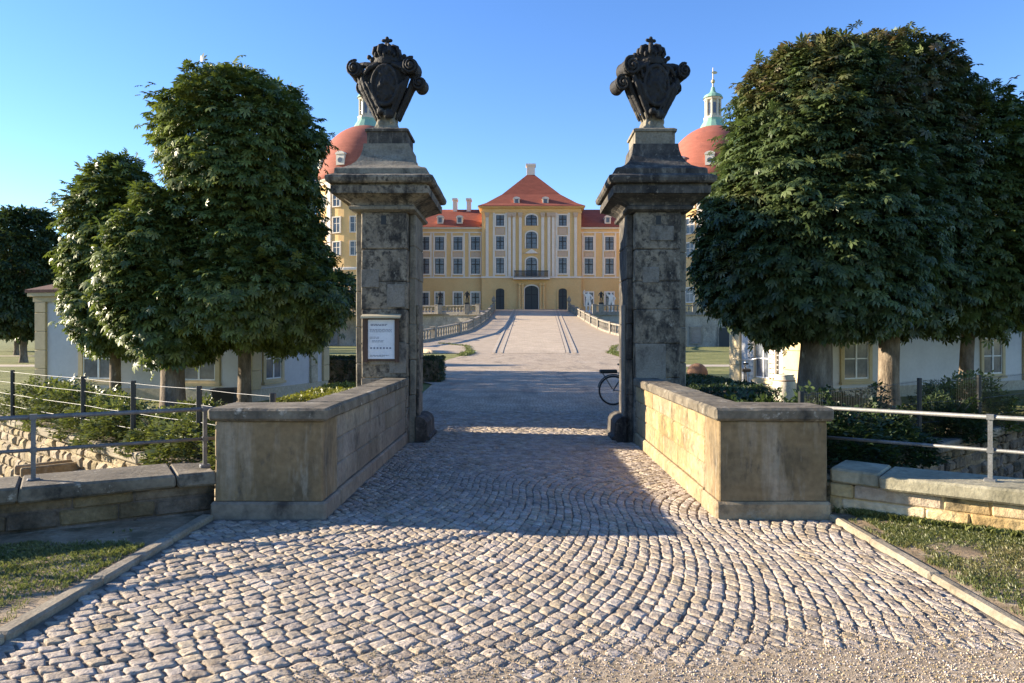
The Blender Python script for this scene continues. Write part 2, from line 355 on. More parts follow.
M['ink'] = flat('notice ink', (.16, .18, .24), .6, bump=0)
M['rubber'] = flat('black rubber', (.018, .018, .018), .7)
M['paint'] = flat('black bicycle paint', (.02, .022, .025), .3, spec=.5)
M['chrome'] = flat('bicycle metal', (.5, .5, .5), .3, metal=.9)
M['pot'] = pm('pale stoneware', [(.3, (.62, .56, .45)), (.7, (.74, .68, .57))], 3, rough=.8, bump=.2)
M['terracotta'] = pm('terracotta', [(.3, (.2, .11, .06)), (.7, (.3, .17, .1))], 4, rough=.85, bump=.2)
M['feather'] = flat('dark feather', (.03, .03, .035), .7)

# ------------------------------------------------------------------ camera, light, sky
cam = bpy.data.cameras.new('camera'); cam.sensor_width = 36; cam.lens = F / 1024 * 36
cam.shift_x = -(CX - 512) / 1024; cam.shift_y = -(341.5 - HY) / 1024
cam.clip_start = .1; cam.clip_end = 5000
co = link(bpy.data.objects.new('camera', cam)); co.location = (0, 0, EYE); co.rotation_euler = (R(90), 0, 0); SC.camera = co
EL, AZ = 17.5, -79.5   # azimuth clockwise from +Y
to_sun = Vector((math.sin(R(AZ)) * math.cos(R(EL)), math.cos(R(AZ)) * math.cos(R(EL)), math.sin(R(EL))))
sl = bpy.data.lights.new('sun', 'SUN'); sl.energy = 5.0; sl.angle = R(.5); sl.color = (1, .86, .66)
so = link(bpy.data.objects.new('sun', sl)); so.rotation_euler = (-to_sun).to_track_quat('-Z', 'Y').to_euler(); so.location = (-60, 10, 40)
W = bpy.data.worlds.new('World'); SC.world = W; W.use_nodes = True
wn = W.node_tree; sky = wn.nodes.new('ShaderNodeTexSky'); sky.sky_type = 'NISHITA'; sky.sun_disc = False
sky.sun_elevation = R(EL); sky.sun_rotation = R(AZ % 360); sky.air_density = 1.0; sky.dust_density = .0; sky.ozone_density = 3.0; sky.altitude = 150
hsv = wn.nodes.new('ShaderNodeHueSaturation'); hsv.inputs['Saturation'].default_value = 1.18; hsv.inputs['Hue'].default_value = .513
wn.links.new(sky.outputs[0], hsv.inputs['Color']); wn.links.new(hsv.outputs[0], wn.nodes['Background'].inputs[0]); wn.nodes['Background'].inputs[1].default_value = .1
SC.view_settings.view_transform = 'Standard'; SC.view_settings.look = 'None'; SC.view_settings.exposure = 1.66; SC.view_settings.gamma = 1
SC.cycles.max_bounces = 8; SC.cycles.use_denoising = True

# ------------------------------------------------------------------ ground
MOAT_L = [(-2.78, 6.85), (-2.78, 7.85), (-4.3, 9.2), (-8.4, 12.9), (-20, 23.4), (-22, -2), (-10.0, 2.35), (-3.95, 5.98)]
MOAT_R = [(2.82, 6.85), (2.82, 7.85), (4.3, 9.2), (8.4, 12.9), (20, 23.4), (22, -4), (7.2, 3.45), (3.9, 5.95)]
def inside(p, poly):
    c = False; n = len(poly)
    for i in range(n):
        a, b = poly[i], poly[(i + 1) % n]
        if (a[1] > p[1]) != (b[1] > p[1]) and p[0] < (b[0] - a[0]) * (p[1] - a[1]) / (b[1] - a[1]) + a[0]: c = not c
    return c
pts = [(-2500, -300), (2500, -300), (2500, 4000), (-2500, 4000)]; edges = [(0, 1), (1, 2), (2, 3), (3, 0)]
for poly in (MOAT_L, MOAT_R):
    n0 = len(pts); pts += poly; edges += [(n0 + i, n0 + (i + 1) % len(poly)) for i in range(len(poly))]
res = delaunay_2d_cdt([Vector(p) for p in pts], edges, [], 0, 1e-5)
mb = MB(); vv = [(p.x, p.y, -.03) for p in res[0]]; ff = []
for f in res[2]:
    c = sum((res[0][i] for i in f), Vector((0, 0))) / len(f)
    if not (inside(c, MOAT_L) or inside(c, MOAT_R)):
        ff.append(tuple(f) if (res[0][f[1]] - res[0][f[0]]).cross(res[0][f[2]] - res[0][f[0]]) > 0 else tuple(reversed(f)))
mb.add(vv, ff); kind(mb.build('ground', M['lawn']), 'structure')
for poly in (MOAT_L, MOAT_R):
    mb = MB(); z = -2.2
    xs = [p[0] for p in poly]; ys = [p[1] for p in poly]
    x0, x1, y0, y1 = min(xs) - 1, max(xs) + 1, min(ys) - 1, max(ys) + 1
    x1 = min(x1, -1.9) if x1 < 0 else x1; x0 = max(x0, 1.9) if x0 > 0 else x0
    nx, ny = 40, 40
    mb.add([(x0 + (x1 - x0) * i / nx, y0 + (y1 - y0) * j / ny, z + .2 * noise.noise((i * .4, j * .4, 0))) for j in range(ny + 1) for i in range(nx + 1)],
           [(j * (nx + 1) + i, j * (nx + 1) + i + 1, (j + 1) * (nx + 1) + i + 1, (j + 1) * (nx + 1) + i) for j in range(ny) for i in range(nx)])
    kind(mb.build('moat_bed', M['moatbed'], smooth=True), 'structure')

# pale path bands across the far lawns
mb = MB()
for poly in ([(-60, 40.5), (-4.5, 40.5), (-4.5, 43.5), (-60, 43.5)], [(6.5, 40.5), (60, 40.5), (60, 43.5), (6.5, 43.5)], [(-90, 62), (-22, 62), (-22, 64.5), (-90, 64.5)]):
    mb.add([(x, y, -.02) for x, y in poly], [(0, 1, 2, 3)])
kind(mb.build('path', M['path']), 'structure')

# forecourt sheet (road continues beyond the gate)
def strip(mb, pts, z):
    """pts: list of (D, xl, xr)"""
    vs = []; fs = []
    for D, a, b in pts: vs += [(a, D, z), (b, D, z)]
    for i in range(len(pts) - 1): fs.append((2 * i, 2 * i + 1, 2 * i + 3, 2 * i + 2))
    mb.add(vs, fs)
mb = MB(); strip(mb, [(15.5, -2.7, 2.9), (20, -2.75, 3.0), (25, -3.0, 3.4), (28, -4.2, 4.6), (36, -4.9, 6), (50, -5.2, 7.5), (66, -5.0, 8.2), (74, -4.8, 8.6), (80, -5.2, 10)], .004)
kind(mb.build('forecourt', M['court']), 'structure')
# low planted edging along the lawns by the ramp foot
# ------------------------------------------------------------------ cobbles
def rel(s):
    p = (s - .3) % 7.2
    return R(-30 + 77 * p / 5.1 if p < 5.1 else 47 - 77 * (p - 5.1) / 2.1)
ds = .02; S0 = -8.0; HS = [0.0]
for i in range(int(30 / ds)): HS.append(HS[-1] - math.tan(rel(S0 + i * ds)) * ds)
def hrow(s):
    f = (s - S0) / ds; i = int(f); i = max(0, min(i, len(HS) - 2)); return HS[i] + (HS[i + 1] - HS[i]) * (f - i)
R2 = math.sqrt(.5)
def st2w(s, t): return ((s + t) * R2, (s - t) * R2)
def onroad(x, y):
    if y < 1.2 or y > 15.9: return False
    if y < 6.42: return abs(x) < 2.66
    if y < 11.1: return -1.70 < x < 1.74
    if y < 12.5: return -1.42 < x < 1.42
    return -2.6 < x < 2.8
def sandcover(x, y):
    n = noise.noise((x * 1.3, y * 1.3, 3.1)) * .55 + noise.noise((x * 4, y * 4, 7)) * .25
    c = (3.5 + .18 * max(-1.5, min(1.5, x - .6)) - y) / .8 + n * 1.1
    if x < -.9: c -= (-.9 - x) * 1.6
    return c
cob = MB(); WROW = .1
vs_, fs_ = [], []
rc = random.Random(3)
for k in range(-130, 130):
    s = -7.5 + rc.random() * .14
    while s < 19:
        a = rel(s + .07); ln = rc.uniform(.082, .13) * math.cos(a)
        pass
        s0, s1 = s, s + ln; s = s1
        sm = (s0 + s1) / 2; tm = hrow(sm) + k * WROW / max(.8, 1)
        x, y = st2w(sm, tm)
        if not onroad(x, y): continue
        g = rc.uniform(.002, .006)
        c4 = []
        jt = rc.uniform(-.006, .006); gs = rc.uniform(.003, .009)
        for (ss, kk) in ((s0 + gs, k - .5), (s1 - gs, k - .5), (s1 - gs, k + .5), (s0 + gs, k + .5)):
            tt = hrow(ss) + kk * WROW + (g if kk < k else -g) + jt + rc.uniform(-.007, .007)
            c4.append(Vector(st2w(ss + rc.uniform(-.007, .007), tt)))
        ctr = sum(c4, Vector((0, 0))) / 4
        if (c4[1] - c4[0]).cross(c4[3] - c4[0]) < 0: c4.reverse()
        out = []
        for i in range(4):
            p, q, r0 = c4[i], c4[(i + 1) % 4], c4[i - 1]
            out += [p.lerp(r0, .13).lerp(ctr, rc.uniform(-.02, .04)), p.lerp(ctr, rc.uniform(.03, .1)), p.lerp(q, .13).lerp(ctr, rc.uniform(-.02, .04))]
            out.append(p.lerp(q, .5).lerp(ctr, rc.uniform(-.04, .05)))
        h = .013 + rc.uniform(-.0035, .0035); tx, ty = rc.uniform(-.035, .035), rc.uniform(-.035, .035)
        n = len(vs_); m = len(out)
        for fr, z in ((1.0, -.03), (.99, h - .009), (.95, h - .002), (.6, h - .001)):
            for p in out:
                q = ctr.lerp(p, fr); dx, dy = q.x - ctr.x, q.y - ctr.y
                jz = noise.noise((q.x * 24, q.y * 24, k)) * .0085 if z > 0 else 0
                vs_.append((q.x, q.y, z + (dx * tx + dy * ty if z > 0 else 0) + jz))
        vs_.append((ctr.x, ctr.y, h + .0015 + noise.noise((ctr.x * 9, ctr.y * 9, 2)) * .004))
        for l in range(3):
            for i in range(m):
                j = (i + 1) % m; fs_.append((n + l * m + i, n + l * m + j, n + (l + 1) * m + j, n + (l + 1) * m + i))
        for i in range(m): fs_.append((n + 3 * m + i, n + 3 * m + (i + 1) % m, n + 4 * m))
cob.v, cob.f = vs_, fs_
kind(cob.build('cobblestone_road', M['cobble'], smooth=True), 'structure')
mb = MB()
strip(mb, [(-6, -2.68, 2.68), (6.5, -2.68, 2.68)], .003); strip(mb, [(6.5, -1.76, 1.8), (11.2, -1.76, 1.8)], .003); strip(mb, [(11.2, -1.46, 1.46), (12.5, -1.46, 1.46)], .003); strip(mb, [(12.5, -2.7, 2.9), (15.6, -2.7, 2.9)], .003)
kind(mb.build('road_bed', M['joint']), 'structure')
# gravel spread over the cobbles near the viewer
nx, ny = 150, 130; mb = MB(); gv = []
for j in range(ny + 1):
    for i in range(nx + 1):
        x = -2.66 + 5.32 * i / nx; y = .9 + 4.4 * j / ny
        c = sandcover(x, y); z = .002 + max(-.02, min(.034, .012 + .022 * c)) + noise.noise((x * 14, y * 14, 1)) * .005
        gv.append((x, y, z))
mb.add(gv, [(j * (nx + 1) + i, j * (nx + 1) + i + 1, (j + 1) * (nx + 1) + i + 1, (j + 1) * (nx + 1) + i) for j in range(ny) for i in range(nx)])
kind(mb.build('gravel_spread', M['gravel'], smooth=True), 'structure')
mb = MB(); cnt = 0
ico = [(0, 0, 1), (.94, 0, .3), (-.47, .82, .3), (-.47, -.82, .3), (.5, .8, -.5), (-.9, 0, -.5), (.5, -.8, -.5)]
icf = [(0, 1, 2), (0, 2, 3), (0, 3, 1), (1, 4, 2), (2, 5, 3), (3, 6, 1), (2, 4, 5), (3, 5, 6), (1, 6, 4)]
rp = random.Random(9)
for _ in range(90000):
    x = rp.uniform(-2.6, 2.6); y = 2.9 + 2.6 * rp.random() ** 1.7; c = sandcover(x, y)
    if rp.random() > .5 + c * .5: continue
    r = rp.choice((.0025, .003, .004, .006)) * rp.uniform(.8, 1.25)
    z = .016 + min(.02, max(0, .02 * c))
    mb.add([(x + p[0] * r * rp.uniform(.8, 1.3), y + p[1] * r * rp.uniform(.8, 1.3), z + p[2] * r * .8) for p in ico], icf); cnt += 1
    if cnt > 30000: break
kind(mb.build('gravel_pebbles', M['pebble']), 'stuff')

# kerbs
def kerb(x0, x1, z):
    mb = MB(); y = -2.0; rk = random.Random(int(abs(x0) * 100))
    while y < 6.45:
        l = min(rk.uniform(.8, 1.15), 6.48 - y)
        if l < .1: break
        mb.cbox(x0 + rk.uniform(-.008, .008), x1 + rk.uniform(-.008, .008), y + .005, y + l - .005, -.1, z + rk.uniform(-.006, .006), .015, jit=.004); y += l
    return kind(mb.build('kerb', M['kerb']), 'structure')
kerb(-2.79, -2.69, .05); kerb(2.685, 2.77, .045)

# verges beside the road
def wl(y): return -4.0 + (y - 5.86) / .6      # left low wall base line
def wr(y): return 3.9 - (y - 5.84) / .755
def verge(side):
    mb = MB(); vs = []; nx, ny = 46, 90
    for j in range(ny + 1):
        y = -1 + 7.9 * j / ny
        for i in range(nx + 1):
            a = -2.79 if side < 0 else 2.765; b = (min(-2.8, wl(y) + -.05) if side < 0 else max(2.79, wr(y) + .05))
            b = max(b, -9) if side < 0 else min(b, 9)
            x = a + (b - a) * (i / nx) ** 1.3
            e = min(1, abs(x - a) / .3)
            vs.append((x, y, .035 + e * (.012 * noise.noise((x * 3, y * 3, 4)) + .008 * noise.noise((x * 9, y * 9, 4)) + .012)))
    fs = [(j * (nx + 1) + i, j * (nx + 1) + i + 1, (j + 1) * (nx + 1) + i + 1, (j + 1) * (nx + 1) + i) for j in range(ny) for i in range(nx)]
    if side < 0: fs = [tuple(reversed(f)) for f in fs]
    mb.add(vs, fs); kind(mb.build('verge', M['dirt'], smooth=True), 'structure')
verge(-1); verge(1)

# ------------------------------------------------------------------ leaves
def mesh_np(name, V, Q, mat, parent=None):
    me = bpy.data.meshes.new(name)
    me.vertices.add(len(V)); me.vertices.foreach_set('co', np.asarray(V, np.float32).ravel())
    k = Q.shape[1]
    me.loops.add(Q.size); me.loops.foreach_set('vertex_index', Q.astype(np.int32).ravel())
    me.polygons.add(len(Q)); me.polygons.foreach_set('loop_start', np.arange(0, Q.size, k, dtype=np.int32))
    me.update(calc_edges=True); me.materials.append(mat)
    return link(bpy.data.objects.new(name, me), parent)

def palmate(n=7, droop=.25):
    V = [(0, 0, 0)]; Q = []
    for i in range(n):
        a = R(-125 + 250 * i / (n - 1)); l = 1 - .38 * abs(i - (n - 1) / 2) / ((n - 1) / 2)
        for (r, da, dz) in ((.66, -.27, -.03), (1.0, 0, -droop), (.66, .27, -.03)):
            V.append((l * r * math.cos(a + da), l * r * math.sin(a + da), dz * l - .05 * r))
        b = 1 + 3 * i; Q.append((0, b, b + 1, b + 2))
    return np.array(V), np.array(Q)
PALM = palmate()
PALM5 = palmate(5, .3)
KITE = (np.array([(0, 0, 0), (.5, -.32, .06), (1, 0, -.12), (.5, .32, .06)], float), np.array([(0, 1, 2, 3)]))
PAIR = (np.array([(0, 0, 0), (.5, -.3, .06), (1, 0, -.12), (.5, .3, .06), (-.05, .05, 0), (.1, .5, .05), (-.1, 1, -.1), (-.4, .55, .05), (-.05, -.05, 0), (-.4, -.55, .05), (-.1, -1, -.1), (.1, -.5, .05)], float),
        np.array([(0, 1, 2, 3), (4, 5, 6, 7), (8, 9, 10, 11)]))

def leaves(P, Nrm, size, tmpl, tilt=.5, down=.5, seed=1):
    """P positions, Nrm outward; leaf axis goes outward and down, leaf face looks up and out"""
    r = np.random.default_rng(seed); n = len(P)
    ax = Nrm + r.normal(0, tilt, (n, 3)); ax[:, 2] -= down; ax /= np.linalg.norm(ax, axis=1)[:, None]
    up = Nrm * .55 + np.array([0, 0, 1.1]) + r.normal(0, tilt * .55, (n, 3))
    side = np.cross(up, ax); side /= np.linalg.norm(side, axis=1)[:, None] + 1e-9
    nz = np.cross(ax, side)
    s = size * r.uniform(.6, 1.25, n)
    T, Q = tmpl
    V = P[:, None, :] + s[:, None, None] * (T[None, :, 0:1] * ax[:, None, :] + T[None, :, 1:2] * side[:, None, :] + T[None, :, 2:3] * nz[:, None, :])
    F_ = Q[None] + (np.arange(n) * len(T))[:, None, None]
    return V.reshape(-1, 3), F_.reshape(-1, Q.shape[1])

def nz3(P, f, seed):
    return np.array([noise.noise((p[0] * f + seed, p[1] * f - seed, p[2] * f)) for p in P])

def crown_points(prof, n, seed, depth=.28, lump=.12, lf=1.1, offs=None):
    """prof: (z, radius); clipped, roughly columnar crown about the local z axis"""
    r = np.random.default_rng(seed)
    zs = np.array([p[0] for p in prof]); rs = np.array([p[1] for p in prof])
    zt = np.linspace(zs[0], zs[-1], 200); rt = np.interp(zt, zs, rs)
    dr = np.gradient(rt, zt); w = rt * np.sqrt(1 + dr ** 2) + .02
    z = r.choice(zt, n, p=w / w.sum()) + r.uniform(-.03, .03, n)
    rr = np.interp(z, zs, rs); sl = np.interp(z, zt, dr)
    a = r.uniform(0, 2 * np.pi, n)
    base = np.stack([np.cos(a) * rr, np.sin(a) * rr, z], 1)
    lum = nz3(base, lf, seed) * lump + nz3(base, lf * 2.7, seed + 5) * lump * .55
    A_ = base * np.array([1.5, 1.5, 4.2]); lum = lum + nz3(A_, 1.0, seed + 9) * .13 + nz3(base * np.array([1, 1, 2.5]), 3.1, seed + 2) * .08
    d = r.exponential(depth, n); d = np.minimum(d, rr * .8); d = np.where(r.random(n) < .06, -r.exponential(.05, n), d)
    nl = np.sqrt(1 + sl ** 2); N = np.stack([np.cos(a) / nl, np.sin(a) / nl, -sl / nl], 1)
    P = base + N * (lum * (1 + rr * .4) - d + .1)[:, None]
    if offs is not None:
        ox = np.interp(P[:, 2], [o[0] for o in offs], [o[1] for o in offs]); oy = np.interp(P[:, 2], [o[0] for o in offs], [o[2] for o in offs])
        P[:, 0] += ox; P[:, 1] += oy
    return P, N

def trunk_mesh(r, h, seed, top=None, flare=1.35, limbs=6, spread=1.0, lean=(0, 0)):
    mb = MB(); rr = random.Random(seed); n = 14
    rings = []
    steps = 12
    for i in range(steps + 1):
        t = i / steps; z = -.12 + (h + .12) * t
        k = r * (flare - (flare - 1) * min(1, t * 5) ** .6) * (1 - .22 * t)
        rings.append([(lean[0] * t + k * (1 + .13 * noise.noise((math.cos(2 * math.pi * j / n) * 1.2 + seed, math.sin(2 * math.pi * j / n) * 1.2, z * 1.1))) * math.cos(2 * math.pi * j / n),
                       lean[1] * t + k * (1 + .13 * noise.noise((math.cos(2 * math.pi * j / n) * 1.2 + seed, math.sin(2 * math.pi * j / n) * 1.2, z * 1.1))) * math.sin(2 * math.pi * j / n), z) for j in range(n)])
    mb.rings(rings)
    T = top or h * 2
    for i in range(limbs):
        a = 2 * math.pi * i / limbs + rr.uniform(-.3, .3); z0 = h * rr.uniform(.8, .97); s = spread * rr.uniform(.6, 1)
        mb.tube([(lean[0], lean[1], z0 - .1), (lean[0] + math.cos(a) * s * .35, lean[1] + math.sin(a) * s * .35, z0 + (T - z0) * .3), (lean[0] + math.cos(a) * s * .7, lean[1] + math.sin(a) * s * .7, z0 + (T - z0) * .62), (lean[0] + math.cos(a) * s, lean[1] + math.sin(a) * s, z0 + (T - z0) * .85)],
                [r * .5, r * .36, r * .22, r * .08], 7)
    mb.tube([(lean[0], lean[1], h - .1), (lean[0], lean[1], (h + T) / 2), (lean[0], lean[1], T * .8)], [r * .75, r * .45, r * .12], 8)
    return mb

def tree(label, x, y, tr, th, prof, n, leaf, lmat, seed, group=None, offs=None, lump=.12, depth=.28, tmpl=PALM, name='chestnut_tree', down=.55, lean=(0, 0), limbs=6, extra=None):
    t = thing(name, label, 'tree', (x, y, -.03), 0, group)
    trunk_mesh(tr, th, seed, prof[-1][0] * .82, limbs=limbs, spread=max(p[1] for p in prof) * .45, lean=lean).build('trunk', M['bark'], t, smooth=True)
    P, N = crown_points(prof, n, seed, depth, lump, offs=offs)
    if extra is not None:
        for (pr2, n2, of2) in extra:
            P2, N2 = crown_points(pr2, n2, seed + 31, depth, lump, offs=of2); P = np.vstack([P, P2]); N = np.vstack([N, N2])
    V, Q = leaves(P, N, leaf, tmpl, tilt=.47, down=down, seed=seed)
    mesh_np('crown', V, Q, M[lmat], t)
    return t

# trees on the left
TG_L = 'clipped chestnut trees in front of the left pavilion'
tree('tallest chestnut tree on the left, narrow crown above a wide skirt, beside the gate', -6.2, 16.6, .155, 2.3,
     [(1.45, .5), (1.65, 1.35), (2.05, 2.0), (2.7, 2.2), (3.3, 1.66), (4.1, 1.42), (4.8, 1.45), (5.7, 1.66), (6.4, 1.6), (7.0, 1.25), (7.3, .8), (7.45, .15)], 23000, .16, 'leafY', 11, TG_L,
     offs=[(1.4, .2, 0), (3, .12, 0), (4.2, .08, 0), (5.7, -.13, 0), (8, -.15, 0)], lump=.2)
tree('short chestnut tree with thick leaning trunk, between two taller ones on the left', -7.35, 15.6, .27, 1.7,
     [(1.15, .3), (1.4, .7), (1.9, .85), (2.6, .82), (3.3, .75), (3.9, .62), (4.3, .42), (4.6, .2), (4.7, .08)], 8500, .16, 'leafY', 12, TG_L,
     offs=[(1.2, .1, 0), (2.2, -.3, 0), (3.2, -.55, 0), (4, -.5, 0), (5, -.25, 0)], lump=.2)
tree('slim chestnut tree with a tall round-topped crown, leftmost before the white pavilion', -10.2, 18.6, .14, 2.0,
     [(1.3, .4), (1.6, .8), (2.2, .98), (3.2, 1.05), (4.4, 1.1), (5.1, 1.0), (5.6, .72), (5.95, .38), (6.1, .1)], 10500, .165, 'leafY', 13, TG_L,
     offs=[(1.3, 0, 0), (3, -.05, 0), (6, .1, 0)], lump=.2)
# trees on the right
TG_R = 'clipped chestnut trees in front of the right pavilion'
tree('huge dense chestnut tree with browning top and dark thick trunk, right of the gate', 6.05, 15.2, .37, 2.2,
     [(1.75, .6), (1.9, 1.3), (2.25, 1.95), (3.0, 2.2), (4.0, 2.15), (5.4, 1.75), (6.3, 1.52), (6.9, 1.32), (7.2, 1.05), (7.4, .6), (7.5, .1)], 27000, .165, 'leafB', 21, TG_R,
     offs=[(1.5, -.15, 0), (3, -.1, 0), (6, .05, 0), (8, .2, 0)], lump=.14)
tree('dense chestnut tree with a sunlit flaking trunk, merged with the huge crown beside it', 8.4, 16.9, .25, 2.4,
     [(1.75, .5), (2.0, 1.2), (2.6, 1.75), (3.6, 2.0), (5.0, 2.1), (6.2, 2.05), (7.2, 1.9), (7.8, 1.5), (8.1, .9), (8.2, .1)], 20000, .165, 'leafB', 22, TG_R, lump=.14,
     offs=[(1.7, -.1, 0), (4, -.35, 0), (8, -.55, 0)])
tree('dark chestnut tree with slim pale trunk at the right edge', 10.3, 17.2, .17, 2.2,
     [(1.75, .4), (2.0, 1.0), (2.6, 1.5), (3.6, 1.75), (5.0, 1.75), (6.0, 1.5), (6.8, 1.05), (7.2, .5), (7.3, .1)], 12000, .17, 'leafA', 23, TG_R, lump=.16, lean=(.12, 0))
tree('dark chestnut tree behind the others at the right frame edge', 14.4, 20.3, .18, 2.2,
     [(1.9, .4), (2.2, 1.1), (2.8, 1.7), (4.0, 2.0), (5.6, 1.9), (6.6, 1.4), (7.2, .7), (7.3, .1)], 5500, .21, 'leafA', 24, TG_R, lump=.16)
# trees beyond the left pavilion, whose shade falls over the road behind the gate
for i, (x, y, h, lab) in enumerate(((-9.2, 25.6, 7.2, 'chestnut tree beyond the left pavilion, nearest to the gate'), (-10.2, 30.2, 7.6, 'chestnut tree on the lawn behind the left pavilion'),
                                    (-12.0, 34.2, 8.2, 'farthest chestnut tree in the row behind the left pavilion'))):
    tree(lab, x, y, .16, 2.0, [(1.2, .5), (1.5, 1.5), (2.4, 2.2), (4, 2.35), (h - 1.6, 1.9), (h - .6, 1.2), (h, .2)], 3800, .27, 'leafA', 40 + i, 'trees behind the left pavilion', tmpl=PALM5)
# lawn trees far left and right
far = [(-31.6, 47, 9.8, 3.0, 'round dark tree at the left frame edge, trunk in sunlight'), (-45, 66, 11, 3.6, 'dark lawn tree left of and behind the round one'),
       (-38, 78, 10, 3.4, 'tree far across the lawn beside the pavilion corner'), (-52, 92, 12, 4.2, 'tall tree far behind the lawn at the left'), (-64, 104, 12, 4.6, 'broad tree at the far end of the left lawn'),
       (-46, 108, 9, 4.2, 'low broad tree at the back of the left lawn'), (-60, 84, 9, 3.6, 'lawn tree half hidden at the far left edge'), (26, 34, 8, 2.6, 'dark tree behind the right pavilion at the frame edge')]
for i, (x, y, h, r, lab) in enumerate(far):
    tree(lab, x, y, .22, 2.6, [(1.9, r * .3), (2.2, r * .7), (3.2, r), (h * .55, r * 1.0), (h * .8, r * .75), (h * .94, r * .4), (h, .1)], 7000, .42, 'leafD', 60 + i, 'trees on the lawns', tmpl=PALM5, name='lawn_tree', lump=.4)

# shrubs
def shrub(label, x, y, rx, ry, h, n, leaf, mat, seed, group, z=-.02):
    t = thing('shrub', label, 'shrub', (x, y, z), 0, group)
    mb = MB(); rr = random.Random(seed)
    for i in range(7):
        a = rr.uniform(0, 6.28); k = rr.uniform(.3, .8)
        mb.tube([(0, 0, -.05), (math.cos(a) * rx * k * .5, math.sin(a) * ry * k * .5, h * .45), (math.cos(a) * rx * k, math.sin(a) * ry * k, h * .8)], [.012, .009, .004], 5)
    mb.build('stem', M['bark'], t)
    r = np.random.default_rng(seed)
    d = r.normal(0, 1, (n, 3)); d /= np.linalg.norm(d, axis=1)[:, None]; d[:, 2] = np.abs(d[:, 2]) * 1.0 - .12
    lum = 1 + .3 * nz3(d, 2.2, seed) + .22 * nz3(d, 5, seed + 3)
    k = (1 - r.exponential(.16, n)).clip(.15, 1.05) * lum
    P = np.stack([d[:, 0] * rx * k, d[:, 1] * ry * k, (d[:, 2] * h * k).clip(.01, None)], 1)
    V, Q = leaves(P, d, leaf, PAIR, tilt=.7, down=-.1, seed=seed)
    mesh_np('foliage', V, Q, M[mat], t)
    return t
SGL = 'shrubs along the left wire fence'
def Bl(X, off=0): # a point behind the left moat edge
    t = (-X - 4.3) / 4.1; return (-4.3 - 4.1 * t + off * .67, 9.2 + 3.7 * t + off * .74)
for i, (X, off, rx, h, lab) in enumerate((( -3.5, .45, .5, .5, 'low leafy shrub against the back of the left parapet'), (-4.4, .4, .62, .62, 'green shrub by the fence post nearest the left parapet'),
        (-5.3, .5, .6, .55, 'green shrub in front of the thick leaning trunk'), (-6.3, .45, .7, .6, 'sprawling shrub between two fence posts left of the thick trunk'),
        (-7.3, .6, .7, .62, 'shrub with small pale leaves before the pavilion window'), (-8.5, .7, .85, .72, 'bushy shrub in front of the pavilion corner'), (-9.9, .8, .9, .8, 'tallest shrub at the left end of the wire fence'),
        (-6.6, 1.7, .6, .55, 'shrub at the foot of the slim chestnut, behind the fence'))):
    x, y = Bl(X, off); shrub(lab, x, y, rx * 1.15, rx * .95, h * 1.12, int(2600 * rx), .078, 'shrub', 100 + i, SGL)
SGR = 'shrubs along the right wire fence'
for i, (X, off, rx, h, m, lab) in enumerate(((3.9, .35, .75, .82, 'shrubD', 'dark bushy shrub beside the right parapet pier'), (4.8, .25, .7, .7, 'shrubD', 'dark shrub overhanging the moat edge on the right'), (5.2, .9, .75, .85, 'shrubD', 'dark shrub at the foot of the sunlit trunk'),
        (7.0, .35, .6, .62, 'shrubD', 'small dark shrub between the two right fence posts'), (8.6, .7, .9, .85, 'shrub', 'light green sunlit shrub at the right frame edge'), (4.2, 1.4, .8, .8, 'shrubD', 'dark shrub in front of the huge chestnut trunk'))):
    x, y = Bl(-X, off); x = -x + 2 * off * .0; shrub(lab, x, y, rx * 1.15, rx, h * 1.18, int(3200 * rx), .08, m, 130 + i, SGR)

def hedge(label, x0, x1, y0, y1, h, n, mat, seed, leaf=.05):
    r = np.random.default_rng(seed)
    t = thing('box_hedge', label, 'hedge', ((x0 + x1) / 2, (y0 + y1) / 2, 0), 0, 'clipped box hedges'); lx, ly = (x1 - x0) / 2, (y1 - y0) / 2
    MB().box(-lx + .09, lx - .09, -ly + .09, ly - .09, -.03, h - .09).build('branches', M['bark'], t)
    A = np.array([2 * lx * h, 2 * lx * h, 2 * ly * h, 2 * ly * h, 4 * lx * ly]); f = r.choice(5, n, p=A / A.sum())
    u = r.uniform(-1, 1, n); v = r.uniform(-1, 1, n); zz = r.uniform(0, h, n)
    P = np.zeros((n, 3)); N = np.zeros((n, 3))
    for k, (nx_, ny_) in enumerate(((0, -1), (0, 1), (-1, 0), (1, 0))):
        mk = f == k; N[mk] = (nx_, ny_, 0)
        P[mk, 0] = (u * lx)[mk] if nx_ == 0 else nx_ * lx; P[mk, 1] = (u * ly)[mk] if ny_ == 0 else ny_ * ly; P[mk, 2] = zz[mk]
    mk = f == 4; N[mk] = (0, 0, 1); P[mk] = np.stack([u[mk] * lx, v[mk] * ly, np.full(mk.sum(), h)], 1)
    P += N * (nz3(P, 2.5, seed) * .05 - r.exponential(.03, n))[:, None]
    V, Q = leaves(P, N, leaf, PAIR, tilt=.8, down=0, seed=seed); mesh_np('foliage', V, Q, M[mat], t)
hedge('yellow-green sunlit hedge just behind the left parapet', -3.75, -2.95, 11.3, 15.2, .66, 6500, 'gold_hedge', 201)
hedge('dark box hedge on the lawn left of the road behind the gate', -7.5, -2.85, 26.2, 27.8, .88, 6500, 'shrubD', 202, .07)
hedge('dark green hedge behind the right parapet', 2.95, 4.15, 11.9, 16.4, .76, 8500, 'shrubD', 203)

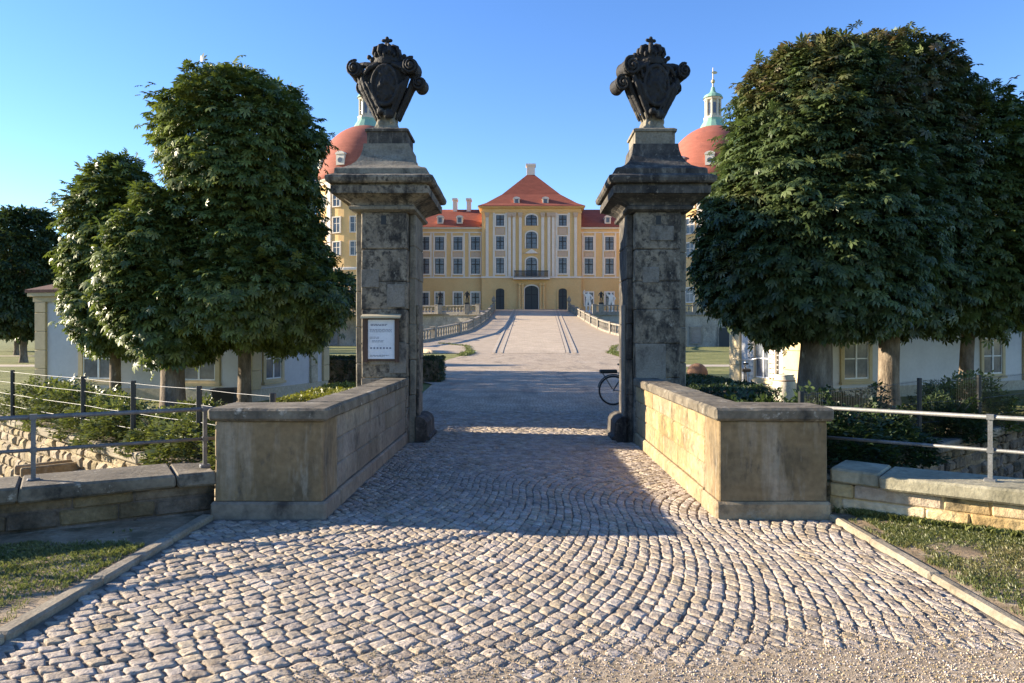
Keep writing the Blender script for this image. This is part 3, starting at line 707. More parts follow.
# grass blades on the verges
def blades(side, n, seed):
    r = random.Random(seed); V = []; Q = []
    for _ in range(n * 6):
        y = r.uniform(2.6, 6.7); a, b = (-2.82, max(-7.5, wl(y) - .02)) if side < 0 else (2.8, min(7.5, wr(y) + .02))
        if (side < 0 and b > a) or (side > 0 and b < a): continue
        x = a + (b - a) * r.random()
        dW = abs(x - b); dK = abs(x - a)
        m = noise.noise((x * 1.1 + seed, y * 1.1, 0)) + .5 * noise.noise((x * 3.3, y * 3.3, seed))
        if side < 0: m += (.5 if 3.9 < y < 5.6 else .15) - (.9 if dW < .75 else 0) - (.4 if dK < .18 else 0)
        else: m += .55 - (.45 if dK < .12 else 0)
        if m < r.uniform(.0, .35): continue
        tall = 1.0 + (1.3 if (side > 0 and dW < .25) else 0)
        for b_ in range(4):
            h = r.uniform(.007, .032) * tall; an = r.uniform(0, 6.28); w = r.uniform(.0015, .0035); ln = r.uniform(.2, 1.1) * h
            bx, by = x + r.uniform(-.02, .02), y + r.uniform(-.02, .02); c, s = math.cos(an), math.sin(an); n0 = len(V)
            V += [(bx - s * w, by + c * w, .03), (bx + s * w, by - c * w, .03), (bx + c * ln * .4 + s * w * .7, by + s * ln * .4 - c * w * .7, .04 + h * .7), (bx + c * ln, by + s * ln, .04 + h)]
            Q.append((n0, n0 + 1, n0 + 2, n0 + 3))
        if len(Q) > n: break
    return kind(mesh_np('grass', np.array(V), np.array(Q), M['grass']), 'stuff')
blades(-1, 52000, 5); blades(1, 95000, 6)

# ------------------------------------------------------------------ gate parapets
def parapet(side, label):
    t = thing('parapet_wall', label, 'wall', (side * 1.74, 6.5, 0), 0, 'sandstone parapets of the gate bridge')
    # local: mirrored with x pointing outwards
    def bx(mb, x0, x1, *a, **k):
        x0, x1 = (x0, x1) if side > 0 else (-x1, -x0); return mb.cbox(x0, x1, *a, **k)
    X = .95
    mb = MB(); bx(mb, 0, X, 0, .5, .15, .862, b=.012); erode(mb.build('end_pier', M['render'], t), 9, .006, 5)
    mb = MB(); bx(mb, -.035, X + .03, -.035, .52, -.12, .155, b=.02); bx(mb, -.03, .33, .525, 4.68, -.12, .16, b=.02); mb.build('plinth', M['parapet' if side > 0 else 'parapetshade'], t)
    mb = MB()
    if side > 0: Mx = Matrix(((0, 1, 0, 0), (-1, 0, 0, 4.68), (0, 0, 1, 0), (0, 0, 0, 1)))   # x along -Y, y -> +X
    else: Mx = Matrix(((0, -1, 0, 0), (1, 0, 0, .51), (0, 0, 1, 0), (0, 0, 0, 1)))
    blocks(mb, Mx, 4.17, .16, [.24, .24, .222], .28, .5, .95, gap=.007, bev=.012, jit=.004, seed=31 + side)
    mb.build('block_wall', M['parapet' if side > 0 else 'parapetshade'], t)
    mb = MB(); rr = random.Random(77 + side)
    bx(mb, -.05, X + .05, -.05, .56, .864, .98, b=.022, jit=.004)
    y = .565
    while y < 4.6:
        l = min(rr.uniform(1.0, 1.5), 4.7 - y)
        if 4.7 - y - l < .4: l = 4.7 - y
        bx(mb, -.05, .335, y + .004, y + l - .004, .864, .98 + rr.uniform(-.004, .004), b=.022, jit=.004); y += l
    erode(mb.build('coping', M['coping'], t), 7, .007, 6)
    # wall below, down into the moat
    mb = MB(); bx(mb, 0.0, X + .06, .05, 1.35, -2.3, -.125, b=.01); bx(mb, 0.02, .36, 1.36, 4.68, -2.3, -.125, b=.01); mb.build('footing', M['moatstone'], t)
parapet(-1, 'shaded sandstone parapet with end pier, left of the cobbled road')
parapet(1, 'parapet whose inner block face glows yellow in the sun, right of the road')

# low walls with rails
def lowwall(side, label, p, q, rubble_seed, rail, railmat, posts, raillabel):
    """p near the pier, q towards the viewer; coping front line p->q"""
    P, Q = (p, q) if side > 0 else (q, p)
    Mx, L = frame(P, Q)   # left of travel = away from the viewer
    t = thing('low_wall', label, 'wall', (0, 0, 0), 0, 'low rubble walls beside the moat')
    mb = MB(); rr = random.Random(rubble_seed)
    blocks(mb, Mx, L, -.1, [.15, .125, .127] if side > 0 else [.17, .13, .102], .42, .28, .75, gap=.009, bev=.014, jit=.016, seed=rubble_seed, front=.09)
    mb.build('rubble_wall', M['rubble' if side > 0 else 'darkrubble'], t)
    mb = MB(); x = 0.0
    first = True
    while x < L - .01:
        l = min(rr.uniform(1.0, 1.35), L - x)
        if L - x - l < .3: l = L - x
        st = 0
        if side > 0 and x == 0: l = .42; st = .07
        if side < 0 and abs(x + l - L) < .01 and l > .35: l = L - x - .32 if L - x > .7 else l
        pass
        mb.cbox(x + .004, x + l - .004, st, .62, .305, .425 + rr.uniform(-.008, .008), .018, Mx, jit=.008); x += l
    mb.build('coping', M['lowcoping'] if side > 0 else M['coping'], t)
    mb = MB(); mb.box(0, L, .12, .58, -2.3, -.105, Mx); mb.build('footing', M['moatstone'], t)
    # railing
    rl = thing('steel_railing', raillabel, 'railing', (0, 0, 0), 0, 'two-bar railings on the low walls')
    yo = .3
    for z in (.945, .675):
        mb = MB(); mb.tube([Mx @ Vector((rail[0] , yo, z)), Mx @ Vector((rail[1], yo, z))], .019 if z > .8 else .015, 10); mb.build('rail_bar', M[railmat], rl, smooth=True)
    for px in posts:
        mb = MB(); mb.box(px - .017, px + .017, yo - .017, yo + .017, .40, .965, Mx); mb.box(px - .045, px + .045, yo - .045, yo + .045, .40, .437, Mx); mb.build('post', M[railmat], rl)
    return Mx, L
# left: pier end (-2.75,6.38), far towards viewer
pl, ql = (-2.672, 6.50), (-8.0, 3.3)
MxL, LL = lowwall(-1, 'shaded low rubble wall with dark coping, left of the parapet pier', pl, ql, 5, (0, 6.25), 'darksteel', [], 'dark two-bar railing on the left low wall')
pr, qr = (2.70, 6.54), (7.2, 3.12)
MxR, LR = lowwall(1, 'sunlit low wall of orange rubble with pale coping, right of the pier', pr, qr, 6, (-.22, 5.4), 'steel', [], 'pale galvanised two-bar railing on the right low wall')
def add_posts(Mx, L, pxs, mat, nm):
    rl = [o for o in bpy.data.objects if o.name.startswith('steel_railing') and o['label'].startswith(nm)][0]
    yo = .3
    for px in pxs:
        # solve along-wall position that projects to the wanted image column
        best = min((abs(CX + F * (Mx @ Vector((s, yo, .6))).x / (Mx @ Vector((s, yo, .6))).y - px), s) for s in [L * i / 800 for i in range(801)] if (Mx @ Vector((s, yo, .6))).y > .5)[1]
        mb = MB(); mb.box(best - .017, best + .017, yo - .012, yo + .012, .41, .962, Mx); mb.cbox(best - .045, best + .045, yo - .045, yo + .045, .41, .442, .008, Mx)
        mb.box(best - .024, best + .024, yo - .024, yo + .024, .655, .695, Mx); mb.box(best - .026, best + .026, yo - .026, yo + .026, .925, .968, Mx); mb.build('post', M[mat], rl)
add_posts(MxL, LL, [205, 33, -250], 'darksteel', 'dark'); add_posts(MxR, LR, [990, 1290], 'steel', 'pale')

# moat retaining walls
def moatwall(side, label):
    t = thing('moat_wall', label, 'wall', (0, 0, 0), 0, 'retaining walls on the far side of the moat')
    mb = MB(); mc = MB(); pts = [(2.78, 7.83), (4.3, 9.2), (8.4, 12.9), (20, 23.4)]
    for k in range(3):
        a, b = pts[k], pts[k + 1]
        a, b = ((side * a[0], a[1]), (side * b[0], b[1]))
        if side < 0: Mx, L = frame(b, a)
        else: Mx, L = frame(a, b)
        # body behind the face: left of travel points away from viewer on both sides
        if k < 3: blocks(mb, Mx, L, -2.25, [.24, .2, .26, .22, .2, .24, .21, .22, .2, .14], .3, .18, .5, gap=.022, bev=.04, jit=.03, seed=300 + k + side)
        else: mb.box(0, L, 0, .3, -2.25, -.12, Mx)
        x = 0; rr = random.Random(k + 5)
        while x < L - .02:
            l = min(rr.uniform(.9, 1.4), L - x)
            if L - x - l < .3: l = L - x
            mc.cbox(x + .006, x + l - .006, -.06, .34, -.1, .045 + rr.uniform(-.01, .01), .025, Mx, jit=.01); x += l
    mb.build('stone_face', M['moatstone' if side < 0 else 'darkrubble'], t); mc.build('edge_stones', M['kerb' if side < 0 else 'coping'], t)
    return t
mwl = moatwall(-1, 'sunlit rubble wall of the dry moat behind the left railing'); moatwall(1, 'dark shaded moat wall behind the right railing')
# drain spout on the left moat wall
Mx, L = frame((-8.4, 12.9), (-4.3, 9.2))
mb = MB(); mb.cbox(1.55, 1.95, -.75, .05, -.62, -.5, .02, Mx, jit=.01); mb.cbox(1.55, 1.63, -.75, .05, -.5, -.36, .02, Mx); mb.cbox(1.87, 1.95, -.75, .05, -.5, -.36, .02, Mx)
mb.build('drain_spout', M['parapet'], mwl)

# ------------------------------------------------------------------ wire fences
def fence(label, pts, height, wires, mesh=False):
    t = thing('wire_fence', label, 'fence', (0, 0, 0), 0, 'wire fences along the moat edge')
    for (x, y) in pts:
        MB().cbox(x - .028, x + .028, y - .028, y + .028, -.05, height + .03, .006).build('post', M['iron'], t)
    for z in wires:
        mb = MB()
        for a, b in zip(pts[:-1], pts[1:]):
            m = ((a[0] + b[0]) / 2, (a[1] + b[1]) / 2, z - .008)
            mb.tube([(a[0], a[1], z), m, (b[0], b[1], z)], .0032, 5)
        mb.build('wire', M['wire'] if not mesh else M['iron'], t)
    if mesh:
        mb = MB()
        for a, b in zip(pts[:-1], pts[1:]):
            L = math.hypot(b[0] - a[0], b[1] - a[1]); n = int(L / .05)
            for i in range(1, n):
                x, y = a[0] + (b[0] - a[0]) * i / n, a[1] + (b[1] - a[1]) * i / n
                mb.tube([(x, y, .08), (x, y, height)], .0022, 4)
        mb.build('wire_mesh', M['iron'], t)
fence('wire fence with dark posts among the shrubs, left of the gate', [(-14.6, 18.4), (-11.9, 16.0), (-9.55, 13.9), (-6.95, 11.75), (-5.5, 10.5), (-4.08, 9.38), (-2.75, 8.2)], .95, [.3, .52, .74, .94])
fence('dark mesh fence with square posts, right of the gate', [(3.2, 8.45), (6.03, 11.2), (7.46, 12.05), (9.4, 13.6), (12, 16.5)], .95, [.3, .6, .93], True)

# ------------------------------------------------------------------ gate pillars
def sculpture(label, x, y, z, seed, yaw, variant):
    t = thing('trophy_sculpture', label, 'sculpture', (x, y, z), yaw, 'carved trophies on the gate pillars')
    t.scale = (.89, .95, .985)
    def finish(mb, name, mat, vox, disp, dsz=.07):
        me = bpy.data.meshes.new(name); me.from_pydata(mb.v, [], mb.f); me.update()
        tmp = bpy.data.objects.new('tmp', me); COL.objects.link(tmp)
        md = tmp.modifiers.new('r', 'REMESH'); md.mode = 'VOXEL'; md.voxel_size = vox; md.use_smooth_shade = True
        sm = tmp.modifiers.new('s', 'SMOOTH'); sm.factor = .5; sm.iterations = 1
        tx = bpy.data.textures.new('carving', 'CLOUDS'); tx.noise_scale = dsz; tx.noise_depth = 3
        dp = tmp.modifiers.new('d', 'DISPLACE'); dp.texture = tx; dp.strength = disp; dp.mid_level = .5; dp.texture_coords = 'LOCAL'
        bpy.context.view_layer.update()
        ev = tmp.evaluated_get(bpy.context.evaluated_depsgraph_get())
        m2 = bpy.data.meshes.new_from_object(ev); m2.name = name; m2.materials.clear(); m2.materials.append(mat)
        m2.polygons.foreach_set('use_smooth', [True] * len(m2.polygons))
        bpy.data.objects.remove(tmp); bpy.data.meshes.remove(me); bpy.data.textures.remove(tx)
        return link(bpy.data.objects.new(name, m2), t)
    rr = random.Random(seed)
    mb = MB()
    mb.stack([(-.01, .25, .2), (.05, .24, .19), (.07, .19, .15), (.2, .15, .12), (.3, .2, .16)])
    for i in range(10): mb.ell((rr.uniform(-.16, .16), rr.uniform(-.14, .08), rr.uniform(.05, .24)), (.05, .05, .06))
    finish(mb, 'foot', M['sculptfoot'], .014, .02)
    mb = MB()
    prof = [(.2, .15, .12), (.32, .2, .15), (.5, .27, .18), (.7, .34, .2), (.86, .39, .2), (.98, .4, .18), (1.06, .33, .16), (1.12, .22, .14)]
    mb.rings([[(a * math.cos(2 * math.pi * j / 24), b * math.sin(2 * math.pi * j / 24), zz) for j in range(24)] for (zz, a, b) in prof])
    # oval shield with raised rim, carved charges on it
    mb.ell((0, -.17, .72), (.22, .08, .3)); mb.torus((0, -.21, .72), .24, .03, axis='y', sq=(.95, 1.3), n=36)
    for i in range(34):
        a = rr.uniform(0, 6.28); k = math.sqrt(rr.random()); px, pz = .18 * k * math.cos(a), .72 + .25 * k * math.sin(a)
        q = rr.uniform(.02, .045); mb.ell((px, -.245 + .035 * k, pz), (q, q * .9, q * rr.uniform(.8, 2.0)), nu=8, nv=6)
    def volute(cx, cz, r, y0, y1):
        mb.rings([[(cx + r * .93 * math.cos(2 * math.pi * j / 24), y_, cz + r * .93 * math.sin(2 * math.pi * j / 24)) for j in range(24)] for y_ in (y1, y0 + .03)])
        sp = []; rd = []
        for i in range(36):
            th = i / 35 * 4.2 * math.pi; rad = r * (1.0 - .8 * i / 35); sp.append((cx + rad * math.cos(th + 1.2), y0 - .012 - .05 * i / 35, cz + rad * math.sin(th + 1.2))); rd.append(r * (.17 - .06 * i / 35))
        mb.tube(sp, rd, 8); mb.ell((cx, y0 - .07, cz), (r * .24,) * 3)
        mb.torus((cx, y1, cz), r * .86, r * .16, axis='y')
    if variant == 0:
        volute(-.55, 1.0, .135, -.2, .14); volute(.47, 1.02, .135, -.22, .1); volute(.6, .78, .12, -.1, .16); volute(-.44, .74, .13, -.02, .2)
    else:
        volute(-.47, 1.0, .15, -.2, .14); volute(.55, 1.0, .13, -.18, .14); volute(-.6, .75, .125, -.1, .18); volute(.47, .77, .12, -.02, .2)
    for sx in (-1, 1):   # shoulder rolls from under the crown out to the scrolls
        mb.tube([(sx * .1, -.05, 1.1), (sx * .25, -.07, 1.07), (sx * .4, -.05, 1.1), (sx * .52, 0, 1.12)], [.07, .065, .055, .04], 10)
        mb.tube([(sx * .12, -.16, 1.08), (sx * .3, -.18, 1.0), (sx * .38, -.17, .9)], [.04, .045, .03], 8)
        # draped staves and folds falling to the foot
        for k, (x0, x1, y0, y1, r0) in enumerate(((.5, .17, -.06, -.08, .055), (.42, .12, -.17, -.15, .045), (.46, .2, .1, .06, .06), (.34, .07, -.2, -.17, .03), (.56, .2, .0, -.02, .035))):
            mb.tube([(sx * x0, y0, .9 - .04 * k), (sx * (x0 * .78 + x1 * .22), y0 * 1.1, .7), (sx * (x0 * .36 + x1 * .64), (y0 + y1) / 2, .44), (sx * x1, y1, .2)], [r0 * .8, r0, r0 * .8, r0 * .4], 8)
    mb.tube([(-.5, -.17, .86), (-.02, -.23, .28)] if variant == 0 else [(.42, -.19, .86), (.02, -.22, .28)], [.018, .018], 8)
    mb.ell((.06, -.2, .26), (.09, .06, .08)); mb.ell((-.07, -.2, .3), (.07, .06, .06))
    for i in range(20):
        a = rr.uniform(0, math.pi) + math.pi; zz = rr.uniform(.3, 1.0); k = float(np.interp(zz, [p[0] for p in prof], [p[1] for p in prof]))
        q = rr.uniform(.02, .045); mb.ell((k * 1.02 * math.cos(a), k * .55 * math.sin(a), zz), (q, q, q * 1.8), nu=8, nv=6)
    finish(mb, 'cartouche', M['sculpt'], .0105, .012, .06)
    mb = MB(); cx = -.01
    mb.torus((cx, 0, 1.15), .2, .035, sq=(1, .85), n=32); mb.torus((cx, 0, 1.2), .205, .02, sq=(1, .85), n=32); mb.lathe([(.19, 1.08), (.2, 1.13), (.19, 1.22)], 24, cx=cx)
    for i in range(8):
        a = 2 * math.pi * i / 8 + .39
        mb.tube([(cx + .19 * math.cos(a), .16 * math.sin(a), 1.2), (cx + .245 * math.cos(a), .21 * math.sin(a), 1.28), (cx + .225 * math.cos(a), .19 * math.sin(a), 1.36), (cx + .13 * math.cos(a), .11 * math.sin(a), 1.405), (cx, 0, 1.39)], [.03, .038, .038, .03, .025], 8)
        mb.ell((cx + .235 * math.cos(a + .39), .2 * math.sin(a + .39), 1.235), (.03, .03, .045), nu=8, nv=6)
    mb.ell((cx, 0, 1.28), (.2, .17, .12))
    for sx in (-1, 1):
        mb.tube([(cx + sx * .2, -.03, 1.17), (cx + sx * .27, -.03, 1.19), (cx + sx * .31, -.03, 1.23)], [.04, .045, .03], 8); mb.ell((cx + sx * .32, -.03, 1.235), (.045, .045, .04))
    mb.tube([(cx, 0, 1.38), (cx, 0, 1.5)], [.035, .025]); mb.ell((cx, 0, 1.44), (.05, .05, .045))
    mb.ell((cx - .06, 0, 1.51), (.045, .03, .03)); mb.ell((cx + .06, 0, 1.51), (.045, .03, .03)); mb.ell((cx, 0, 1.545), (.035, .03, .035))
    finish(mb, 'crown', M['sculpt'], .009, .006, .05)
    return t

def pillar(side, label):
    cx, cy = side * 2.09, 11.87
    t = thing('gate_pillar', label, 'pillar', (cx, cy, 0), 0, 'gate pillars flanking the road')
    s = side
    def b(mb, x0, x1, *a, **k):
        x0, x1 = (x0, x1) if s > 0 else (-x1, -x0); return mb.cbox(x0, x1, *a, **k)
    # local x outward from the road: inner face at negative
    mb = MB(); zc = [-.1, .52, .98, 1.5, 2.02, 2.44, 2.93, 3.5]
    rj = random.Random(17 + s)
    def courses(mb, zs, x0, x1, y0, y1):
        for za, zb in zip(zs[:-1], zs[1:]):
            j = [rj.uniform(-.005, .005) for _ in range(4)]; b(mb, x0 + j[0], x1 + j[1], y0 + j[2], y1 + j[3], za + .0015, zb - .0015, b=rj.uniform(.008, .018), jit=.004)
    courses(mb, zc, -.36, .33, -.67, .67); erode(mb.build('shaft', M['pillar'], t), 7, .006, 4)
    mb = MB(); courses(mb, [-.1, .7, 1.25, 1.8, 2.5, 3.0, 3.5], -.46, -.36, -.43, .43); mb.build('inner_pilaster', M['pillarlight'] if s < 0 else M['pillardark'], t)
    mb = MB(); courses(mb, [-.1, .6, 1.2, 1.75, 2.3, 2.9, 3.5], .335, .45, -.48, .48); mb.build('outer_pilaster', M['pillarlight'], t)
    mb = MB(); b(mb, -.50, -.462, -.36, -.12, 0.3, 2.1, b=.006); mb.build('door_jamb', M['repair'] if s > 0 else M['pillar'], t)
    mb = MB()
    x0, x1 = (-.70, -.464); X = (lambda v: v if s > 0 else -v)
    ring = []
    for (z, a) in ((-.1, x0 + .01), (.05, x0 + .01), (.07, x0 + .05), (.27, x0 + .06), (.33, x0 + .1), (.37, x0 + .17)):
        xx = sorted((X(a), X(x1))); ring.append([(xx[0], -.46, z), (xx[1], -.46, z), (xx[1], .46, z), (xx[0], .46, z)])
    mb.rings(ring); mb.build('guard_stone', M['pillardark'], t)
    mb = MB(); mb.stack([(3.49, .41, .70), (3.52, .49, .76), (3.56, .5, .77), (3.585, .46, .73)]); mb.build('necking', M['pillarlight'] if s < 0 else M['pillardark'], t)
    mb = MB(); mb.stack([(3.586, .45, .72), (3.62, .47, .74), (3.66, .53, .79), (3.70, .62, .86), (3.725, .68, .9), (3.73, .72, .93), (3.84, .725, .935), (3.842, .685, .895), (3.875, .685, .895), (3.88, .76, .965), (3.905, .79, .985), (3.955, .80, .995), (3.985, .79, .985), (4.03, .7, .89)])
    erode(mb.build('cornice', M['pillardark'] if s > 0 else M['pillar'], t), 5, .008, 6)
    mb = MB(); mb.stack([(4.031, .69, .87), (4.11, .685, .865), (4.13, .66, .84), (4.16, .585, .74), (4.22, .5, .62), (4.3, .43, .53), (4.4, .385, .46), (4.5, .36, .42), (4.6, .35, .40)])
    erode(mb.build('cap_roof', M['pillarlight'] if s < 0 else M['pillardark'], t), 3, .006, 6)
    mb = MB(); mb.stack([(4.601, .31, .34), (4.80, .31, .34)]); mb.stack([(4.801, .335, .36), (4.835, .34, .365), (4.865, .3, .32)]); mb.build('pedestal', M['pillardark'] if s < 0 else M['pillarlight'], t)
    # inlaid repair stones and the beam socket near the top
    rs = [(.06, .33, 2.35, 2.62), (-.1, .2, 1.18, 1.38), (-.35, -.1, 1.05, 1.52), (-.33, -.06, 2.05, 2.4), (-.35, .05, .6, .98)] if s < 0 else [(-.25, .0, 2.42, 2.66), (-.355, .1, .6, 1.5), (-.14, .22, 3.06, 3.28)]
    for (a0, a1, z0, z1) in rs:
        if s < 0: a0, a1 = a0, a1
        mb = MB(); b(mb, a0, a1, -.682, -.6, z0, z1, b=.006); erode(mb.build('repair_stone', M['repair'], t), 5, .005, 9)
    mb = MB(); b(mb, -.05, .03, -.674, -.62, 3.3, 3.44, b=.003); mb.build('beam_socket', M['iron'], t)
    return cx, cy
cx, cy = pillar(-1, 'left gate pillar, mottled sandstone with a notice board on its front')
sculpture('carved black stone trophy with crown, volutes level, on the left pillar', cx - .05, cy, 4.865, 4, R(-4), 0)
cx, cy = pillar(1, 'right gate pillar with blackened cornice and pale repair slab')
sculpture('carved black stone trophy with crown, turned aside, on the right pillar', cx + .0, cy, 4.865, 8, R(14), 1)

# notice board on the left pillar front
t = thing('notice_board', 'wooden notice board with white printed sheet on the left pillar', 'notice board', (-1.99 - .115, 11.18, 1.22), 0)
def nb(x0, x1, z0, z1, y0, y1, nm, m): MB().box(x0, x1, y0, y1, z0, z1).build(nm, M[m], t)
W0, W1, H0, H1 = -.235, .235, .02, .66
nb(W0 + .03, W1 - .03, H0, H1, -.03, -.004, 'backing', 'wood')
nb(W0 - .03, W0 + .03, H0 - .02, H1, -.06, -.004, 'side_rail', 'wood'); nb(W1 - .03, W1 + .03, H0 - .02, H1, -.06, -.004, 'side_rail', 'wood')
MB().add([(W0 - .06, -.12, H1 + .0), (W1 + .06, -.12, H1 + .0), (W1 + .06, 0, H1 + .035), (W0 - .06, 0, H1 + .035), (W0 - .06, -.12, H1 + .03), (W1 + .06, -.12, H1 + .03), (W1 + .06, 0, H1 + .065), (W0 - .06, 0, H1 + .065)],
         [(3, 2, 1, 0), (4, 5, 6, 7), (0, 1, 5, 4), (1, 2, 6, 5), (2, 3, 7, 6), (3, 0, 4, 7)]).build('rain_cap', M['woodpale'], t)
pa = MB().box(W0 + .035, W1 - .035, -.036, -.031, H0 + .03, H1 - .02).build('sheet', M['paper'], t)
mb = MB(); rr = random.Random(2)
def line(z, x0, x1, h):
    x = x0
    while x < x1 - .01:
        w = min(rr.uniform(.015, .05), x1 - x); mb.box(x, x + w, -.0385, -.0365, z, z + h); x += w + .008
for z in (.565, .548): line(z, -.16, .09, .011)
for z in (.49, .472, .454): line(z, -.17, .16, .008)
for z in (.375, .357): line(z, -.17, -.03, .007)
for z in (.32, .302): line(z, -.14, .04, .008)
for k in range(7): mb.box(-.165 + k * .048, -.165 + k * .048 + .026, -.0385, -.0365, .2, .226)
line(.1, -.17, .12, .008); line(.085, -.17, .05, .006)
mb.build('print', M['ink'], pa)

# ------------------------------------------------------------------ bicycles
def bicycle(label, loc, rz):
    t = thing('bicycle', label, 'bicycle', loc, rz, 'parked bicycles')
    r = .345
    for x in (-.53, .53):
        w = MB(); w.torus((x, 0, r), r - .03, .008, axis='y', n=32, m=6)
        for k in range(16):
            a = 2 * math.pi * k / 16; w.tube([(x, .02 * (-1) ** k, r), (x + (r - .03) * math.cos(a), 0, r + (r - .03) * math.sin(a))], .0016, 4)
        w.tube([(x, -.05, r), (x, .05, r)], .022)
        wo = w.build('wheel', M['chrome'], t)
        MB().torus((x, 0, r), r - .018, .022, axis='y', n=36, m=8).build('tyre', M['rubber'], wo, smooth=True)
        f = MB()
        for k in range(10):
            a0, a1 = R(20 + 15 * k), R(35 + 15 * k)
            f.tube([(x + (r + .025) * math.cos(a0), 0, r + (r + .025) * math.sin(a0)), (x + (r + .025) * math.cos(a1), 0, r + (r + .025) * math.sin(a1))], .014, 6)
        f.build('mudguard', M['paint'], t)
    bb, st, hd, hb = (-.08, 0, .29), (-.25, 0, .78), (.33, 0, .86), (.36, 0, .66)
    f = MB()
    for a, b_, rd in ((bb, st, .016), (bb, hb, .019), (st, (.33, 0, .8), .014), (hb, hd, .02), (bb, (-.53, .05, r), .009), (bb, (-.53, -.05, r), .009), (st, (-.53, .05, r), .008), (st, (-.53, -.05, r), .008), (hb, (.53, .05, r), .011), (hb, (.53, -.05, r), .011)): f.tube([a, b_], rd, 8)
    f.tube([st, (-.28, 0, .9)], .013); f.build('frame', M['paint'], t, smooth=True)
    s = MB(); s.rings([[(-.42, -.075, .93), (-.42, .075, .93), (-.42, .06, .97), (-.42, -.06, .97)], [(-.28, -.06, .92), (-.28, .06, .92), (-.28, .045, .965), (-.28, -.045, .965)], [(-.14, -.02, .93), (-.14, .02, .93), (-.14, .012, .955), (-.14, -.012, .955)]]); s.build('saddle', M['rubber'], t)
    h = MB(); h.tube([hd, (.3, 0, 1.0)], .014); h.tube([(.12, -.29, 1.06), (.22, -.26, 1.06), (.3, -.1, 1.02), (.3, .1, 1.02), (.22, .26, 1.06), (.12, .29, 1.06)], .012); h.build('handlebar', M['chrome'], t, smooth=True)
    k = MB()
    for yy in (-.06, 0, .06): k.tube([(-.85, yy, .75), (-.28, yy, .75)], .006, 5)
    k.tube([(-.78, -.06, .75), (-.53, -.06, r)], .006, 5); k.tube([(-.78, .06, .75), (-.53, .06, r)], .006, 5); k.build('rack', M['iron'], t)
    MB().cbox(-.84, -.45, -.11, .11, .757, .83, .02).build('rack_bag', M['rubber'], t)
    c = MB(); c.lathe([(.09, -.004), (.09, .004)], 20, M=Matrix.Translation((-.08, -.06, .29)) @ Matrix.Rotation(R(90), 4, 'X'))
    for sg in (-1, 1): c.tube([(-.08, -.06, .29), (-.08, .08 * sg, .29), (-.08 + .06 * sg, .1 * sg, .29 - .15 * sg)], .009); MB().box(-.08 + .06 * sg - .045, -.08 + .06 * sg + .045, .13 * sg - .04, .13 * sg + .04, .29 - .15 * sg - .012, .29 - .15 * sg + .012).build('pedal', M['rubber'], t)
    c.build('crankset', M['chrome'], t)
    return t
bk = bicycle('black bicycle leaning behind the right gate pillar, rear wheel showing', (2.68, 17.3, .01), R(4))
dup(bk, (5.85, 19.3, -.03), R(75), 'bicycle parked in the sun before the right pavilion window')

t = thing('stoneware_jar', 'tall pale stoneware jar beside the huge chestnut trunk', 'jar', (6.12, 17.2, -.03))
MB().lathe([(.17, 0), (.2, .02), (.25, .2), (.27, .4), (.25, .6), (.2, .7), (.215, .73), (.22, .76), (.19, .765), (.18, .7)], 24).build('jar_body', M['pot'], t, smooth=True)
MB().torus((0, 0, .62), .245, .012).build('rim_band', M['terracotta'], t)
t = thing('planter', 'dark square planter at the foot of the tallest left chestnut tree', 'planter', (-6.75, 16.9, -.03), R(8))
MB().stack([(0, .2, .2), (.4, .24, .24), (.401, .26, .26), (.46, .26, .26), (.461, .21, .21), (.44, .2, .2)]).build('planter_box', M['iron'], t)
MB().box(-.2, .2, -.2, .2, .4, .445).build('soil', M['moatbed'], t)
t = thing('stone_ball', 'round brown stone ball on the lawn right of the right pillar', 'stone ball', (6.0, 25.2, -.03))
MB().ell((0, 0, .38), (.36, .36, .36), nu=20, nv=12).build('ball', M['terracotta'], t, smooth=True); MB().lathe([(.26, -.02), (.28, .04), (.2, .1)], 16).build('base', M['greystone'], t)

# ------------------------------------------------------------------ pavilions
def win(parent, Mx, x, z0, z1, w, fm='buff', bars=(1, 2), depth=.05, fw=.13, arch=False, proto={}):
    """window on a wall plane: local x along, y towards the viewer negative"""
    m = MB()
    m.box(x - w / 2 - fw, x - w / 2, -depth, .02, z0 - fw, z1 + fw, Mx); m.box(x + w / 2, x + w / 2 + fw, -depth, .02, z0 - fw, z1 + fw, Mx)
    m.box(x - w / 2, x + w / 2, -depth, .02, z1, z1 + fw, Mx); m.box(x - w / 2 - fw * 1.2, x + w / 2 + fw * 1.2, -depth - .04, .02, z0 - fw - .003, z0 - fw * .5, Mx); m.box(x - w / 2, x + w / 2, -depth + .006, .02, z0 - fw * .5, z0, Mx)
    o = m.build('window', M[fm], parent)
    s = MB(); k = .035
    s.box(x - w / 2 + .001, x - w / 2 + k, -depth * .5, .0, z0 + .001, z1 - .001, Mx); s.box(x + w / 2 - k, x + w / 2 - .001, -depth * .5, .0, z0 + .001, z1 - .001, Mx)
    s.box(x - w / 2 + k, x + w / 2 - k, -depth * .48, .0, z0 + .001, z0 + k, Mx); s.box(x - w / 2 + k, x + w / 2 - k, -depth * .48, .0, z1 - k, z1 - .001, Mx)
    for i in range(bars[0]):
        xx = x - w / 2 + w * (i + 1) / (bars[0] + 1); s.box(xx - .028, xx + .028, -depth * .55, .0, z0 + k, z1 - k, Mx)
    for i in range(bars[1]):
        zz = z0 + (z1 - z0) * (i + 1) / (bars[1] + 1); s.box(x - w / 2 + k, x + w / 2 - k, -depth * .44, .0, zz - .015, zz + .015, Mx)
    s.build('sash', M['sash'], o)
    MB().box(x - w / 2, x + w / 2, -.008, -.004, z0, z1, Mx).build('pane', M['glass'], o)
    return o

